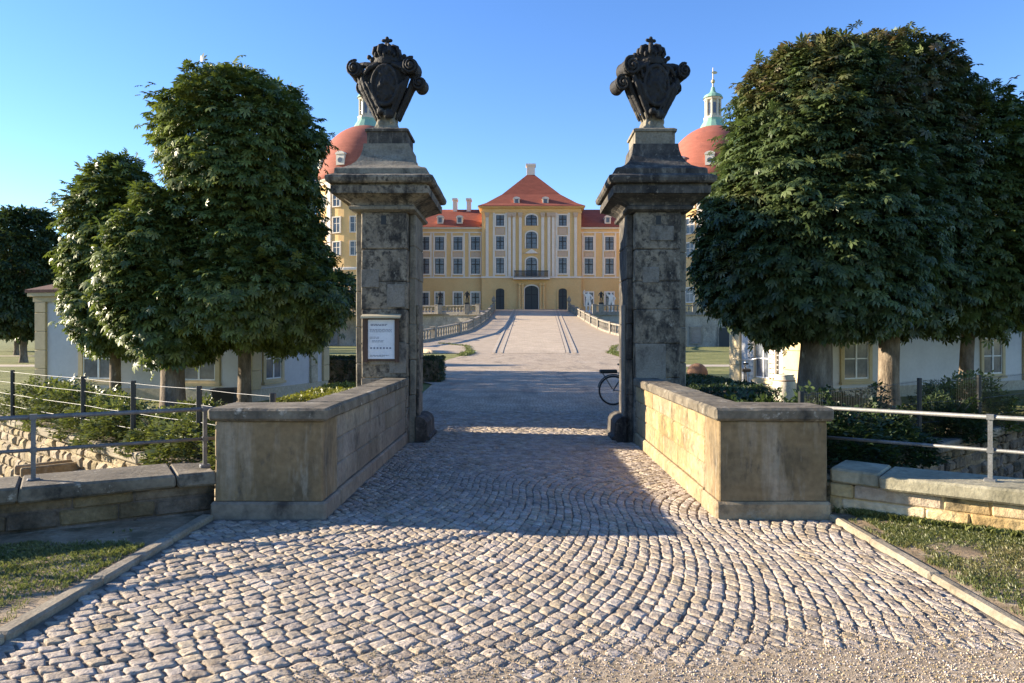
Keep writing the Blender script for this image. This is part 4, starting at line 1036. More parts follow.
def pavilion(side, A, B, C, label, fw_, sw_):
    t = thing('pavilion', label, 'pavilion', (0, 0, 0), 0, 'white guard pavilions')
    A, B, C = Vector(A), Vector(B), Vector(C); Dp = C + (B - A)
    poly = [A, B, Dp, C]; cen = sum(poly, Vector((0, 0))) / 4
    def grow(d): return [tuple(p + (p - cen).normalized() * d * 1.3) for p in poly]
    EV = 2.76 if side < 0 else 2.95
    MB().prism([tuple(p) for p in poly], -.1, EV).build('wall', M['white'], t)
    MB().prism(grow(.05), -.1, .27).build('plinth', M['plinth'], t)
    mb = MB(); mb.prism(grow(.1), EV - .22, EV - .08); mb.prism(grow(.2), EV - .079, EV + .02); mb.build('cornice', M['buff'], t)
    a = grow(.24); mb = MB()
    i1, i2 = [tuple(cen + (Vector(p) - cen) * .35) for p in a], None
    r0 = [(x, y, EV + .021) for x, y in a]; r00 = [(x, y, EV + .1) for x, y in a]; r1 = [(x, y, 3.55) for x, y in i1]
    if side < 0: r0.reverse(); r00.reverse(); r1.reverse()
    ar = sum(r0[i][0] * r0[(i + 1) % 4][1] - r0[(i + 1) % 4][0] * r0[i][1] for i in range(4))
    if ar < 0: r0.reverse(); r00.reverse(); r1.reverse()
    mb.rings([r0, r00, r1]); mb.build('roof', M['pavroof'], t)
    for (wins, P, Q, pil, tag_) in fw_ + sw_:
        Mx, L = frame(P, Q)
        # want y negative = outside: right of travel
        for (u, z0, z1, w) in wins: win(t, Mx, u * L, z0, z1, w)
        for (u0, u1, fm) in pil:
            mb = MB(); zs = [.27, .75, 1.25, 1.75, 2.25, EV - .221]
            for i in range(5): mb.cbox(u0 * L, u1 * L, -.07, .05, zs[i] + .004, zs[i + 1] - .004, .012, Mx)
            mb.build('quoin', M[fm], t)
    return t
AL, BL, CL = (-6.75, 18.5), (-5.95, 22.6), (-12.95, 19.86)
pavilion(-1, AL, BL, CL, 'white pavilion with buff quoins behind the left chestnut trees',
         [([(.3, .5, 2.1, .95), (.77, .5, 2.1, .95)], CL, AL, [(-.01, .045, 'buff'), (.965, 1.008, 'buff')], '')],
         [([(.25, .5, 2.1, .8)], AL, BL, [(-.015, .09, 'buff'), (.74, .84, 'plinth'), (.93, 1.02, 'buff')], '')])
AR, BR, CR = (7.0, 18.5), (6.6, 23.1), (15.9, 23.1)
pr_ = pavilion(1, AR, BR, CR, 'white and yellow pavilion behind the right chestnut trees, its road side sunlit',
         [([(.2, .5, 2.1, .95), (.8, .5, 2.1, .95)], AR, CR, [(-.008, .04, 'buff'), (.955, 1.01, 'buff')], '')],
         [([(.52, .45, 2.1, 1.1)], BR, AR, [(-.02, .16, 'buff'), (.8, 1.01, 'buff')], '')])
# open white shutters on the sunlit window
Mx, L = frame(BR, AR)
for sx in (-1, 1):
    mb = MB(); x0 = .52 * L + sx * .72
    for k in range(12): mb.box(x0 - .17, x0 + .17, -.09, -.06, .5 + k * .13, .5 + k * .13 + .1, Mx)
    mb.box(x0 - .2, x0 - .17, -.1, -.05, .45, 2.1, Mx); mb.box(x0 + .17, x0 + .2, -.1, -.05, .45, 2.1, Mx); mb.build('shutter', M['trim'], pr_)

# ------------------------------------------------------------------ castle
CD = 160.0; CXW = gx(531.5, CD)
castle = thing('baroque_castle', 'yellow baroque castle with red roofs and domed round towers at the end of the ramp', 'castle', (CXW, CD, 0))
U = lambda cx_: (cx_ - 528) * .05383
ZC = lambda cy_: 42.03 - .05383 * cy_
zG, zS, zE, zW = 7.4, ZC(510), ZC(228), ZC(308)
hw = 10.75
MB().box(-hw, hw, 0, 24, zS, zE - .3).build('centre_wall', M['yellow'], castle)
MB().box(-hw - .02, hw + .02, -.12, 23.9, 5.0, zS - .001).build('centre_ground_floor', M['yellowlow'], castle)
mb = MB(); mb.box(-hw - .1, hw + .1, -.3, 1, zS - .25, zS + .12); mb.build('string_course', M['trim'], castle)
mb = MB(); mb.stack([(zE - 1.3, hw + .12, 12.1), (zE - 1.0, hw + .2, 12.2)], 0, 12); mb.stack([(zE - .4, hw + .2, 12.2), (zE - .25, hw + .6, 12.6), (zE, hw + .75, 12.75)], 0, 12); mb.build('main_cornice', M['yellow'], castle)
mb = MB(); mb.stack([(zE + .001, 11.6, 12.9), (zE + .15, 11.5, 12.8), (zE + 1.0, 9.9, 11.0), (zE + 3.6, 6.5, 7.2), (zE + 9.6, .6, .7)], 0, 12); ro = mb.build('centre_roof', M['roof'], castle)
mb = MB(); mb.box(-.95, .95, 11, 13, zE + 8.2, zE + 11.4); mb.box(-1.15, 1.15, 10.8, 13.2, zE + 11.4, zE + 11.9); mb.build('chimney', M['trim'], ro)
def dormer(parent, x, y, z, w=1.2, h=1.5):
    mb = MB(); mb.box(x - w / 2, x + w / 2, y, y + 2.2, z, z + h)
    n = 8; prof = [(x + (w / 2 + .15) * math.cos(math.pi * i / n), z + h + .02 + .5 * math.sin(math.pi * i / n)) for i in range(n + 1)]
    mb.rings([[(a, y - .15, c) for a, c in prof][::-1], [(a, y + 2.3, c) for a, c in prof][::-1]])
    d = mb.build('dormer', M['trim'], parent)
    MB().box(x - w * .28, x + w * .28, y - .06, y - .02, z + .25, z + h).build('dormer_window', M['glass'], parent)
for cx_ in (468, 585): dormer(ro, U(cx_), 1.0, zE + .55, 1.3, 1.3)
wy = 1.0
for sx, x0, x1 in ((-1, -36, -hw - .005), (1, hw + .005, 40)):
    MB().box(x0, x1, wy, 20, zS, zW - .2).build('wing_wall', M['yellow'], castle)
    MB().box(x0, x1, wy - .12, 19.9, 5.0, zS - .001).build('wing_ground_floor', M['yellowlow'], castle)
    mb = MB(); mb.box(x0, x1, wy - .25, wy + 1, zS - .2, zS + .12); mb.box(x0, x1, wy - .35, 20.3, zW - .35, zW + .0); mb.box(x0, x1, wy - .12, 20.1, zW - 1.25, zW - 1.0); mb.build('wing_cornice', M['trim'], castle)
    zr = 30.7; mb = MB()
    prof = [(wy - .6, zW + .02), (wy + .8, zW + 1.0), (wy + 8, zr), (wy + 15, zW + 1.0), (wy + 19.8, zW + .02)]
    r_ = [[(x0, a, c) for a, c in prof], [(x1, a, c) for a, c in prof]]; mb.rings([q[::-1] for q in r_]); wr_ = mb.build('wing_roof', M['roof'], castle)
    for cx_ in ((158, 237) if sx < 0 else (838, 930)): dormer(wr_, U(cx_), wy + .5, zW + .9, 1.3, 1.3)
    for cx_ in ((207, 265) if sx < 0 else (880, 950)):
        mb = MB(); mb.box(U(cx_) - .45, U(cx_) + .45, wy + 7, wy + 9, zr - 1.2, zr + 1.9); mb.box(U(cx_) - .6, U(cx_) + .6, wy + 6.8, wy + 9.2, zr + 1.9, zr + 2.4); mb.build('chimney', M['trim'], wr_)
# windows: one prototype per size, copies share the meshes
protos = {}
def cwin(cx_, cy0, cy1, wcrop, y, arch=False, fm='trim', parent=castle):
    w, h = wcrop * .05383, (cy1 - cy0) * .05383
    key = (round(w, 2), round(h, 2), arch, fm)
    if key not in protos:
        fw = .28; mb = MB()
        if not arch:
            mb.box(-w / 2 - fw, -w / 2, -.2, .05, -fw, h + fw); mb.box(w / 2, w / 2 + fw, -.2, .05, -fw, h + fw); mb.box(-w / 2, w / 2, -.2, .05, h, h + fw); mb.box(-w / 2, w / 2, -.24, .05, -fw, 0)
            gl = MB().box(-w / 2, w / 2, -.06, -.03, 0, h)
        else:
            n = 10; r0 = w / 2; hh = h - r0 * .6
            arc = lambda rr, k: [(rr * math.cos(math.pi * i / n), hh + k * math.sin(math.pi * i / n)) for i in range(n + 1)]
            ia = [(r0, 0)] + arc(r0, r0 * .6) + [(-r0, 0)]; oa = [(r0 + fw, -.02)] + arc(r0 + fw, r0 * .6 + fw) + [(-r0 - fw, -.02)]
            m_ = len(ia)
            vs = [(x, -.22, z) for x, z in ia] + [(x, -.22, z) for x, z in oa] + [(x, .05, z) for x, z in ia] + [(x, .05, z) for x, z in oa]; fs = []
            for i in range(m_ - 1):
                fs += [(i, i + 1, m_ + i + 1, m_ + i), (m_ + i, m_ + i + 1, 3 * m_ + i + 1, 3 * m_ + i), (i + 1, i, 2 * m_ + i, 2 * m_ + i + 1)]
            mb.add(vs, fs)
            gl = MB(); gl.add([(x, -.05, z) for x, z in ia], [tuple(range(m_))[::-1]])
        ba = MB(); ba.box(-.1, .1, -.14, -.07, 0, h if not arch else h - .05)
        zc = h * .62; ba.box(-w / 2, w / 2, -.13, -.071, zc - .1, zc + .1)
        for zz in (h * .31, h * .82): ba.box(-w / 2, w / 2, -.1, -.072, zz - .03, zz + .03)
        for xx in (-w / 2 + .05, w / 2 - .05): ba.box(xx - .05, xx + .05, -.12, -.073, 0, h * (.8 if arch else 1))
        o = mb.build('window', M[fm], parent); gl.build('pane', M['darkdoor'] if cy0 > 530 and arch else M['glass'], o); ba.build('sash', M['castlesash'], o)
        protos[key] = o; o.location = (U(cx_), y, ZC(cy1)); return o
    o = dup(protos[key], (U(cx_), y, ZC(cy1)), 0); o.parent = parent; return o
rows = ((347, 400), (434, 496))
for cx_ in (20, 62, 97, 157, 231, 302):
    for a, b_ in rows: cwin(cx_, a, b_, 36, wy)
    cwin(cx_, 572, 622, 32, wy - .12)
for cx_ in (760, 843, 920, 990):
    for a, b_ in rows: cwin(cx_, a, b_, 34, wy)
    cwin(cx_, 572, 622, 32, wy - .12)
for cx_ in (402, 653):
    for a, b_ in ((262, 305),) + rows: cwin(cx_, a, b_, 32, 0)
cwin(528, 260, 304, 44, 0, True); cwin(528, 328, 396, 44, 0, True); cwin(528, 432, 507, 44, 0, True)
def pil(x, w, z0, z1, y=0, m='trim', d=.22): return MB().box(x - w / 2, x + w / 2, y - d, y + .1, z0, z1)
for cx_ in (157, 231, 302, 97, 62, 760, 843, 920):     # pale strips that tie the window columns together, with pink panels
    for dx in (-1, 1): pil(U(cx_ + dx * 25), .32, zS + .13, zW - 1.26, wy, d=.1).build('window_strip', M['trim'], castle)
    MB().box(U(cx_) - 1.0, U(cx_) + 1.0, wy - .08, wy + .1, ZC(428), ZC(408)).build('panel', M['pinkpanel'], castle)
for cx_ in (402, 653):
    for dx in (-1, 1): pil(U(cx_ + dx * 25), .45, zS + .13, zE - 1.31, 0, d=.1).build('window_strip', M['trim'], castle)
    for a, b_ in ((312, 340), (404, 426)): MB().box(U(cx_) - .95, U(cx_) + .95, -.08, .1, ZC(b_), ZC(a)).build('panel', M['pinkpanel'], castle)
for cx_ in (350, 440, 458, 483, 573, 598, 615, 705):
    p = pil(U(cx_), .62, zS + .13, zE - 1.31, 0, d=.3).build('pilaster', M['trim'], castle)
    mb = MB(); mb.stack([(zE - 2.3, .34, .2), (zE - 1.9, .45, .3), (zE - 1.32, .52, .36)], U(cx_), -.2); mb.build('capital', M['pinkpanel'], p)
mb = MB(); mb.add([(U(500), -.5, ZC(416)), (U(556), -.5, ZC(416)), (U(528), -.5, ZC(398)), (U(500), 0, ZC(416)), (U(556), 0, ZC(416)), (U(528), 0, ZC(398))], [(0, 1, 2), (0, 3, 4, 1), (1, 4, 5, 2), (2, 5, 3, 0)]); mb.build('pediment', M['trim'], castle)
# doors
d0 = cwin(528, 545, 640, 54, -.14, True); d0.name = 'portal'
for cx_ in (402, 653):
    o = cwin(cx_, 556, 640, 34, -.14, True, 'yellowlow'); o.name = 'side_door'
for cx_ in (492, 564, 480, 576):
    MB().lathe([(.4, 7.0), (.4, 7.7), (.3, 7.8), (.27, 12.6), (.4, 12.8), (.4, 13.2)], 14, U(cx_), -.7).build('column', M['yellowlow'], castle, smooth=False)
MB().box(U(455), U(600), -1.9, -.02, ZC(521), ZC(515)).build('balcony_slab', M['trim'], castle)
mb = MB()
for i in range(40): xx = U(460) + (U(592) - U(460)) * i / 39; mb.box(xx - .05, xx + .05, -1.85, -1.78, ZC(515), ZC(490))
mb.box(U(458), U(594), -1.9, -1.74, ZC(490), ZC(487)); mb.build('balcony_railing', M['iron'], castle)

# round towers
def tower(px, D, wins):
    x, y = gx(px, D) - CXW, D - CD; r = 47 * D / F; z0, z1, z2 = 5.0, 32.0, 44.2
    tw = MB().lathe([(r, z0), (r, z1 - 1)], 48, x, y).build('round_tower', M['yellow'], castle, smooth=False)
    mb = MB(); mb.lathe([(r + .1, z1 - 1), (r + .2, z1 - .6), (r + .6, z1 - .2), (r + .7, z1)], 48, x, y); mb.lathe([(r + .05, 14.3), (r + .2, 14.4), (r + .2, 14.8), (r + .05, 14.9)], 48, x, y); mb.build('tower_cornice', M['trim'], tw)
    dome = [((r + .6) * math.cos(a), z1 + .02 + (z2 - z1) * math.sin(a)) for a in [R(80) * i / 14 for i in range(15)]]
    MB().lathe(dome, 56, x, y).build('dome', M['dome'], tw, smooth=True)
    zt = z2 - .4
    MB().lathe([(2.9, zt - .3), (2.4, zt + .6), (1.9, zt + 1.4), (1.85, zt + 1.9)], 16, x, y).build('lantern_foot', M['copper'], tw)
    mb = MB(); mb.lathe([(1.9, zt + 1.9), (1.9, zt + 2.3), (1.3, zt + 2.31), (1.3, zt + 5.6), (1.7, zt + 5.7), (1.9, zt + 6.1)], 8, x, y, a0=R(22.5))
    for k in range(8):
        a = R(22.5 + 45 * k); mb.tube([(x + 1.45 * math.cos(a), y + 1.45 * math.sin(a), zt + 2.3), (x + 1.45 * math.cos(a), y + 1.45 * math.sin(a), zt + 5.7)], .22, 6)
    mb.build('lantern', M['lantern'], tw)
    mb = MB()
    for k in range(8):
        a = R(45 * k); Mx = Matrix.Translation((x, y, zt + 2.9)) @ Matrix.Rotation(a, 4, 'Z'); mb.box(1.21, 1.24, -.28, .28, 0, 2.2, Mx)
    mb.build('lantern_window', M['glass'], tw)
    MB().lathe([(2.0, zt + 6.11), (1.7, zt + 6.7), (.8, zt + 7.2), (.5, zt + 7.6), (.35, zt + 8.4)], 16, x, y).build('lantern_cap', M['copper'], tw)
    mb = MB(); mb.tube([(x, y, zt + 8.3), (x, y, zt + 12.4)], [.16, .06]); mb.ell((x, y, zt + 9.6), (.42, .42, .42)); mb.ell((x + .3, y, zt + 11.4), (.6, .06, .3)); mb.build('spire', M['gold'], tw)
    for k in range(10):
        a = R(-90 + 36 * k + 18); zz = z1 + 3.2; rr_ = (r + .6) * math.sqrt(1 - (3.2 / (z2 - z1)) ** 2)
        Mx = Matrix.Translation((x, y, zz)) @ Matrix.Rotation(a, 4, 'Z') @ Matrix.Translation((rr_, 0, 0))
        mb = MB(); mb.box(-1.2, .35, -.85, .85, -.9, 1.1, Mx); mb.rings([[(q, 1.0 * math.cos(math.pi * i / 8), 1.12 + .6 * math.sin(math.pi * i / 8)) for i in range(9)] for q in (-1.3, .5)], M=Mx); mb.build('dormer', M['trim'], tw)
        MB().lathe([(.5, .36), (.5, .42)], 14, M=Mx @ Matrix.Rotation(R(90), 4, 'Y')).build('dormer_window', M['glass'], tw)
    for k in range(16):
        a = R(22.5 * k + wins); n_ = 0
        if math.sin(a) > .45: continue
        for (za, zb) in ((17.2, 19.7), (21.6, 24.4), (26.6, 28.8), (8.4, 11)):
            Mx = Matrix.Translation((x, y, za)) @ Matrix.Rotation(a, 4, 'Z') @ Matrix.Translation((r, 0, 0))
            mb = MB(); h = zb - za
            mb.box(-.1, .2, -.98, -.8, -.2, h + .2, Mx); mb.box(-.1, .2, .8, .98, -.2, h + .2, Mx); mb.box(-.1, .2, -.8, .8, h, h + .2, Mx); mb.box(-.1, .22, -.8, .8, -.2, 0, Mx)
            mb.box(.0, .12, -.06, .06, 0, h, Mx); mb.box(.0, .11, -.8, .8, h * .6 - .05, h * .6 + .05, Mx); mb.build('tower_window', M['trim'], tw)
            MB().box(-.1, .03, -.8, .8, 0, h, Mx).build('tower_pane', M['glass'], tw)
    for k in range(16):
        a = R(22.5 * k + wins + 11.25)
        if math.sin(a) > .45 or k % 2: continue
        Mx = Matrix.Translation((x, y, 0)) @ Matrix.Rotation(a, 4, 'Z') @ Matrix.Translation((r, 0, 0)); MB().box(-.2, .3, -.5, .5, 14.9, 31.0, Mx).build('tower_pilaster', M['trim'], tw)
tower(367, 150, -2); tower(713, 150, 4)

# terrace, ramp and balustrades
TZ = 5.6
LW = [(-6.9, 124.0), (-30, 132.4), (-75, 133)]
RW = [(12.0, 124.0), (30, 124.0), (85, 126)]
mb = MB()
pL = LW + [(-75, 158), (-75, 185), (-6.9, 185)]; pR = RW + [(85, 185), (12, 185)]
for poly in (pL, pR): mb.prism(poly, -.2, TZ - .35)
tw_ = mb.build('terrace', M['greystone']); tag(tw_, 'grey stone terrace carrying the castle on both sides of the ramp', 'terrace')
mb = MB(); mb.prism([(x, y - .25) for x, y in LW] + [(-75, 140), (-6.9, 140)], TZ - .349, TZ - .1); mb.prism([(x, y - .25) for x, y in RW] + [(85, 140), (12, 140)], TZ - .349, TZ - .1); mb.build('terrace_edge', M['balus'], tw_)
def wwin(x, y, z0, z1, w, nm, m):
    MB().box(x - w / 2 - .25, x + w / 2 + .25, y - .1, y + .1, z0 - .2, z1 + .25).build(nm + '_frame', M['balus'], tw_)
    MB().box(x - w / 2, x + w / 2, y - .13, y - .11, z0, z1).build(nm, M[m], tw_)
for px in (696, 640, 760): wwin(gx(px, 123.9), 123.95, gz(343, 124), gz(328, 124), 1.6, 'terrace_window', 'glass')
for px in (725, 665): wwin(gx(px, 123.9), 123.95, 0, gz(328, 124), 2.0, 'terrace_door', 'darkdoor')
for px in (332, 300): wwin(gx(px, 131.5), 132.3 - .0, gz(345, 131), gz(331, 131), 1.5, 'terrace_window', 'glass')

RL = [(-5.6, 160), (-5.6, 152), (-5.7, 124), (-6.2, 110), (-7.1, 97.3), (-9.1, 89.8), (-11, 83.5), (-14, 79)]
RRt = [(9.9, 160), (9.9, 152), (10.3, 132), (10.65, 108), (11.1, 99), (11.9, 92.7), (14.5, 84.5), (17.5, 80)]
def rz_(D): return max(-.02, min(7.5, .0865 * (D - 72.7) + (.12 if D > 74 else 0)))
def interp(pl, D):
    for a, b_ in zip(pl[:-1], pl[1:]):
        if a[1] >= D >= b_[1]: k = (a[1] - D) / (a[1] - b_[1] + 1e-9); return a[0] + (b_[0] - a[0]) * k
    return pl[-1][0] if D < pl[-1][1] else pl[0][0]
ramp_sections = []
mb = MB(); vs = []; fs = []
Ds = [72.7 + 1.5 * i for i in range(59)]
for D in Ds:
    k = max(0, min(1, (82 - D) / 9)); a = interp(RL, max(D, 79)) - .35 + k * 6.5; b_ = interp(RRt, max(D, 80)) + .35 - k * 6
    z = rz_(D); vs += [(a, D, -.3), (a, D, z), (b_, D, z), (b_, D, -.3)]
for i in range(len(Ds) - 1):
    for j in range(3): fs.append((4 * i + j, 4 * i + j + 1, 4 * i + 4 + j + 1, 4 * i + 4 + j))
mb.add(vs, fs); kind(mb.build('ramp', M['rampside']), 'structure')
mb = MB(); ms = MB(); vs, fs = [], []
for D in Ds: z = rz_(D) + .02; c = 1.44 + (D - 78) / 72 * 1.56; w = 3.1 + (D - 78) / 72 * .6; vs += [(c - w, D, z), (c + w, D, z)]
mb.add(vs, [(2 * i, 2 * i + 1, 2 * i + 3, 2 * i + 2) for i in range(len(Ds) - 1)]); kind(mb.build('ramp_roadway', M['ramp']), 'structure')
for sgn in (-1, 1):
    for o1 in (3.4, 4.15):
        vs = []
        for D in Ds: z = rz_(D) + .05; c = 1.44 + (D - 78) / 72 * 1.56; w = (D - 78) / 72 * .6 - .25; e = sorted((c + sgn * (o1 + w), c + sgn * (o1 + w + .32))); vs += [(e[0], D, z), (e[1], D, z)]
        ms.add(vs, [(2 * i, 2 * i + 1, 2 * i + 3, 2 * i + 2) for i in range(len(Ds) - 1)])
kind(ms.build('ramp_track', M['rampstrip']), 'structure')

balm = MB().lathe([(.13, 0), (.13, .08), (.08, .12), (.15, .3), (.13, .42), (.07, .62), (.1, .68), (.12, .72)], 8).build('baluster', M['balus'])
bal_me = balm.data; bpy.data.objects.remove(balm)
def balustrade(label, pts, zf, sp, pier_every, cat='balustrade', hgt=1.3):
    t = thing('balustrade', label, cat, (0, 0, 0), 0, 'stone balustrades of ramp and terrace')
    P = [Vector((x, y, zf(x, y))) for x, y in pts]
    seg = [(b_ - a).length for a, b_ in zip(P[:-1], P[1:])]; T = sum(seg)
    def at(s):
        for i, l in enumerate(seg):
            if s <= l or i == len(seg) - 1:
                p = P[i].lerp(P[i + 1], min(1, s / l)); d = P[i + 1] - P[i]; return p, math.atan2(d.y, d.x)
            s -= l
    n = max(2, int(T / 1.5)); L_ = [at(T * i / n)[0] for i in range(n + 1)]; A_ = [at(T * i / n)[1] for i in range(n + 1)]
    for nm, z0, z1, w in (('base_rail', -.25, .16, .22), ('handrail', hgt - .17, hgt, .2)):
        mb = MB(); rs = []
        for p, a in zip(L_, A_):
            nx_, ny_ = -math.sin(a) * w, math.cos(a) * w
            rs.append([(p.x - nx_, p.y - ny_, p.z + z0), (p.x + nx_, p.y + ny_, p.z + z0), (p.x + nx_, p.y + ny_, p.z + z1), (p.x - nx_, p.y - ny_, p.z + z1)])
        mb.rings([r_[::-1] for r_ in rs]); mb.build(nm, M['balus'], t)
    k = int(T / pier_every); piers = []
    for i in range(k + 1):
        p, a = at(T * i / k); Mx = Matrix.Translation(p) @ Matrix.Rotation(a, 4, 'Z'); piers.append((p, a))
        mb = MB(); mb.cbox(-.32, .32, -.3, .3, -.3, hgt + .02, .02, Mx); mb.cbox(-.38, .38, -.36, .36, hgt + .021, hgt + .14, .02, Mx); mb.build('pier', M['balus'], t)
    m = int(T / sp); sc_ = (hgt - .17 - .16) / .72
    for i in range(m):
        s = (i + .5) * sp
        if min(abs(s - T * j / k) for j in range(k + 1)) < .45: continue
        p, a = at(s); o = bpy.data.objects.new('baluster', bal_me); link(o, t); o.location = (p.x, p.y, p.z + .16); o.scale = (1, 1, sc_)
    return piers
pL_ = balustrade('stone balustrade curving down the left edge of the ramp', RL[1:], lambda x, y: rz_(y) + .1, .8, 7.5)
pR_ = balustrade('stone balustrade curving down the right edge of the ramp', RRt[1:], lambda x, y: rz_(y) + .1, .8, 7.5)
tz = lambda x, y: TZ + .1
tl = balustrade('pale balustrade along the terrace edge left of the ramp', [(-7.2, 124.2), (-30, 132.5), (-44, 132.8)], tz, .6, 7.0, hgt=1.3)
trr = balustrade('balustrade along the terrace edge right of the ramp', [(12.3, 124.3), (30, 124.3), (46, 124.6)], tz, .6, 7.0, hgt=1.3)
# terrace floor rising to the castle
mb = MB(); mb.add([(-75, 134, TZ - .08), (-6.9, 125, TZ - .08), (-6.9, 160, 7.4), (-75, 160, 7.4)], [(0, 1, 2, 3)]); mb.add([(12, 125, TZ - .08), (85, 127, TZ - .08), (85, 160, 7.4), (12, 160, 7.4)], [(0, 1, 2, 3)])
kind(mb.build('terrace_floor', M['path']), 'structure')

# statues and urns on the balustrades
def statue_mesh(mat, pose):
    me = bpy.data.meshes.new('figure')
    V = [(0, 0, .95), (0, 0, 1.2), (0, 0, 1.42), (0, 0, 1.55), (0, 0, 1.75),
         (-.22, 0, 1.4), (-.42, -.05, 1.15 if pose else 1.6), (-.3, -.2, .95 if pose else 1.85), (.22, 0, 1.4), (.4, -.08, 1.15), (.25, -.25, 1.0),
         (-.12, 0, .9), (-.15, -.05, .5), (-.14, .02, .05), (-.14, -.15, .02), (.12, 0, .9), (.18, -.12, .52), (.14, .05, .05), (.14, -.12, .02)]
    E = [(0, 1), (1, 2), (2, 3), (3, 4), (2, 5), (5, 6), (6, 7), (2, 8), (8, 9), (9, 10), (0, 11), (11, 12), (12, 13), (13, 14), (0, 15), (15, 16), (16, 17), (17, 18)]
    rad = [.2, .19, .2, .07, .14, .1, .07, .05, .1, .07, .05, .13, .1, .07, .05, .13, .1, .07, .05]
    me.from_pydata(V, E, []); o = bpy.data.objects.new('tmp', me); COL.objects.link(o)
    o.modifiers.new('s', 'SKIN'); o.modifiers.new('b', 'SUBSURF').levels = 2
    for i, v in enumerate(me.skin_vertices[0].data): v.radius = (rad[i], rad[i]); v.use_root = (i == 0)
    bpy.context.view_layer.update()
    m2 = bpy.data.meshes.new_from_object(o.evaluated_get(bpy.context.evaluated_depsgraph_get())); m2.materials.clear(); m2.materials.append(mat); m2.name = 'figure'
    bpy.data.objects.remove(o); bpy.data.meshes.remove(me); return m2
fig_d, fig_w = statue_mesh(M['sculpt'], 1), statue_mesh(M['trim'], 0)
def statue(label, x, y, z, me, sc, grp, rz=0):
    t = thing('statue', label, 'statue', (x, y, z), rz, grp)
    o = bpy.data.objects.new('figure', me); link(o, t); o.scale = (sc,) * 3; o.location = (0, 0, .3)
    MB().stack([(0, .4, .35), (.2, .4, .35), (.22, .34, .3), (.32, .34, .3)]).build('plinth', me.materials[0], t)
SG = 'statues on the terrace'
ht = TZ + .1 + 1.44
def terrace_pos(px, piers):
    return min(piers, key=lambda q: abs(CX + F * q[0].x / q[0].y - px))[0]
ys = lambda x: 124.2 + (-7.2 - x) / 22.8 * 8.3
for px, lab in ((440, 'dark statue on the terrace balustrade, farther left of the ramp'), (467, 'dark statue on the terrace balustrade, nearer the ramp on the left')):
    D = 127.5; x = gx(px, D); y = ys(x); x = gx(px, y)
    MB().cbox(x - .42, x + .42, y - .4, y + .4, TZ - .1, TZ + 1.5, .03).build('statue_pedestal', M['balus'], tw_)
    statue(lab, x, y, TZ + 1.5, fig_d, 1.15, SG)
for px, me, D, sc, lab in ((588, fig_w, 138, 2.1, 'tall white statue before the right wing of the castle'), (611, fig_w, 138, 2.0, 'white statue partly hidden by the right gate pillar'), (601, fig_d, 124.3, 1.1, 'dark statue on the balustrade right of the ramp')):
    x = gx(px, D)
    if D < 130:
        MB().cbox(x - .42, x + .42, D - .4, D + .4, TZ - .1, TZ + 1.5, .03).build('statue_pedestal', M['balus'], tw_); statue(lab, x, D, TZ + 1.5, me, sc, SG)
    else:
        zf = TZ - .08 + (D - 125.3) / 35 * 1.9; statue(lab, x, D, zf - .05, me, sc, SG)
for pr2, lab in ((pL_[0][0], 'stone urn on the upper end pier of the left ramp balustrade'), (pR_[0][0], 'stone urn on the upper end pier of the right ramp balustrade')):
    t = thing('stone_urn', lab, 'urn', (pr2.x, pr2.y, pr2.z + 1.19), 0, 'urns at the head of the ramp')
    MB().lathe([(.3, 0), (.3, .12), (.12, .2), (.14, .35), (.42, .75), (.45, 1.0), (.3, 1.15), (.36, 1.25)], 16).build('urn_body', M['balus'], t, smooth=True)
    MB().lathe([(.34, 1.26), (.25, 1.45), (.1, 1.6), (.12, 1.72), (.03, 1.85)], 14).build('finial', M['balus'], t, smooth=True)
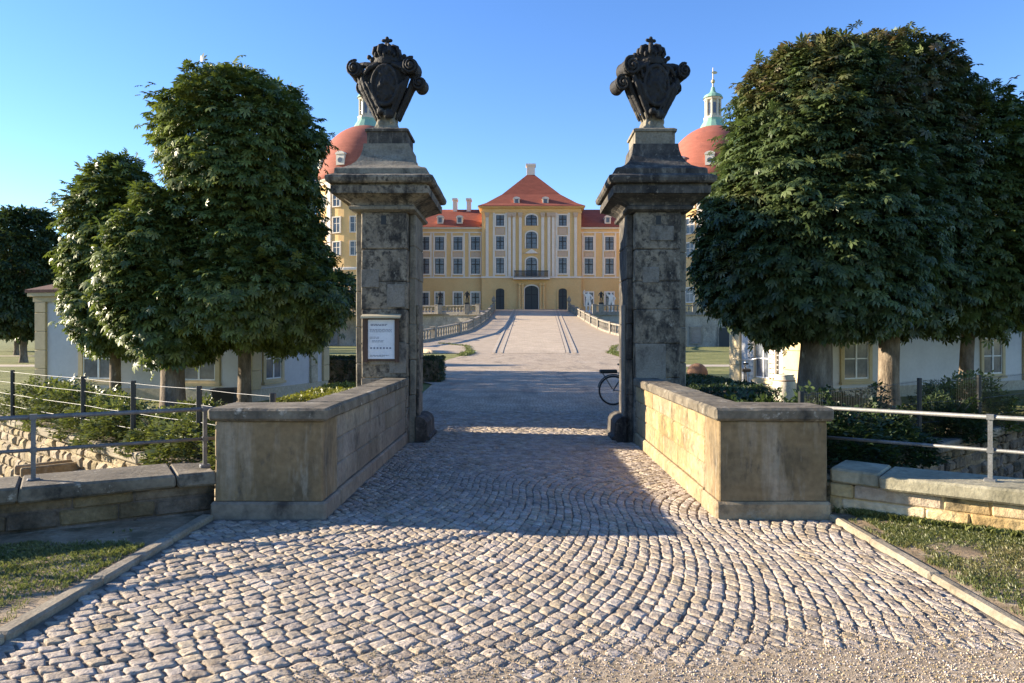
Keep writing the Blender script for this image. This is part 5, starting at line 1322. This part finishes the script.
# low planted borders where the lawns meet the foot of the ramp
for i, (pts_, lab) in enumerate(((((-4.9, 62), (-4.9, 72), (-5.8, 79), (-9, 82)), 'low planted border edging the lawn left of the ramp foot'), (((8.6, 62), (8.8, 72), (10, 79), (13, 82)), 'low planted border edging the lawn right of the ramp foot'))):
    t = thing('flower_border', lab, 'border', (0, 0, 0), 0, 'planted borders at the ramp foot')
    r = np.random.default_rng(500 + i); n = 5000; L_ = np.array(pts_, float); s = r.uniform(0, 3, n); k = np.minimum(2, s.astype(int)); f = (s - k)[:, None]
    B_ = L_[k] * (1 - f) + L_[k + 1] * f; P = np.column_stack([B_ + r.normal(0, .2, (n, 2)), np.abs(r.normal(0, .1, n)) + .02 + np.maximum(0, (B_[:, 1] - 73) * .08)])
    N = np.tile([0, 0, 1.0], (n, 1)) + r.normal(0, .4, (n, 3)); V, Q = leaves(P, N, .11, PAIR, .7, 0, 500 + i); mesh_np('plants', V, Q, M['shrub'], t)

# bird in the sky
t = thing('bird', 'small dark bird gliding high at the right edge of the sky', 'bird', (gx(1015, 60), 60, gz(78, 60)), R(20))
mb = MB(); mb.ell((0, 0, 0), (.22, .06, .06)); mb.ell((.22, 0, .02), (.06, .045, .045)); mb.rings([[(.3 - .02, -.01, .01), (.28, .01, .01), (.28, 0, .03)], [(.34, -.002, .01), (.34, .002, .01), (.34, 0, .012)]])
mb.add([(-.18, -.03, 0), (-.18, .03, 0), (-.4, .07, .01), (-.4, -.07, .01), (-.2, 0, -.02)], [(0, 1, 2, 3), (0, 4, 1), (1, 4, 2), (2, 4, 3), (3, 4, 0)]); mb.build('body', M['feather'], t)
for sg in (-1, 1):
    MB().add([(.1, .04 * sg, .03), (.12, .28 * sg, .14), (-.02, .58 * sg, .05), (-.1, .3 * sg, .12), (-.1, .04 * sg, .02), (.0, .2 * sg, .06)], [(0, 1, 5), (1, 2, 5), (2, 3, 5), (3, 4, 5), (4, 0, 5)] + [(0, 4, 3, 1), (1, 3, 2)]).build('wing', M['feather'], t)
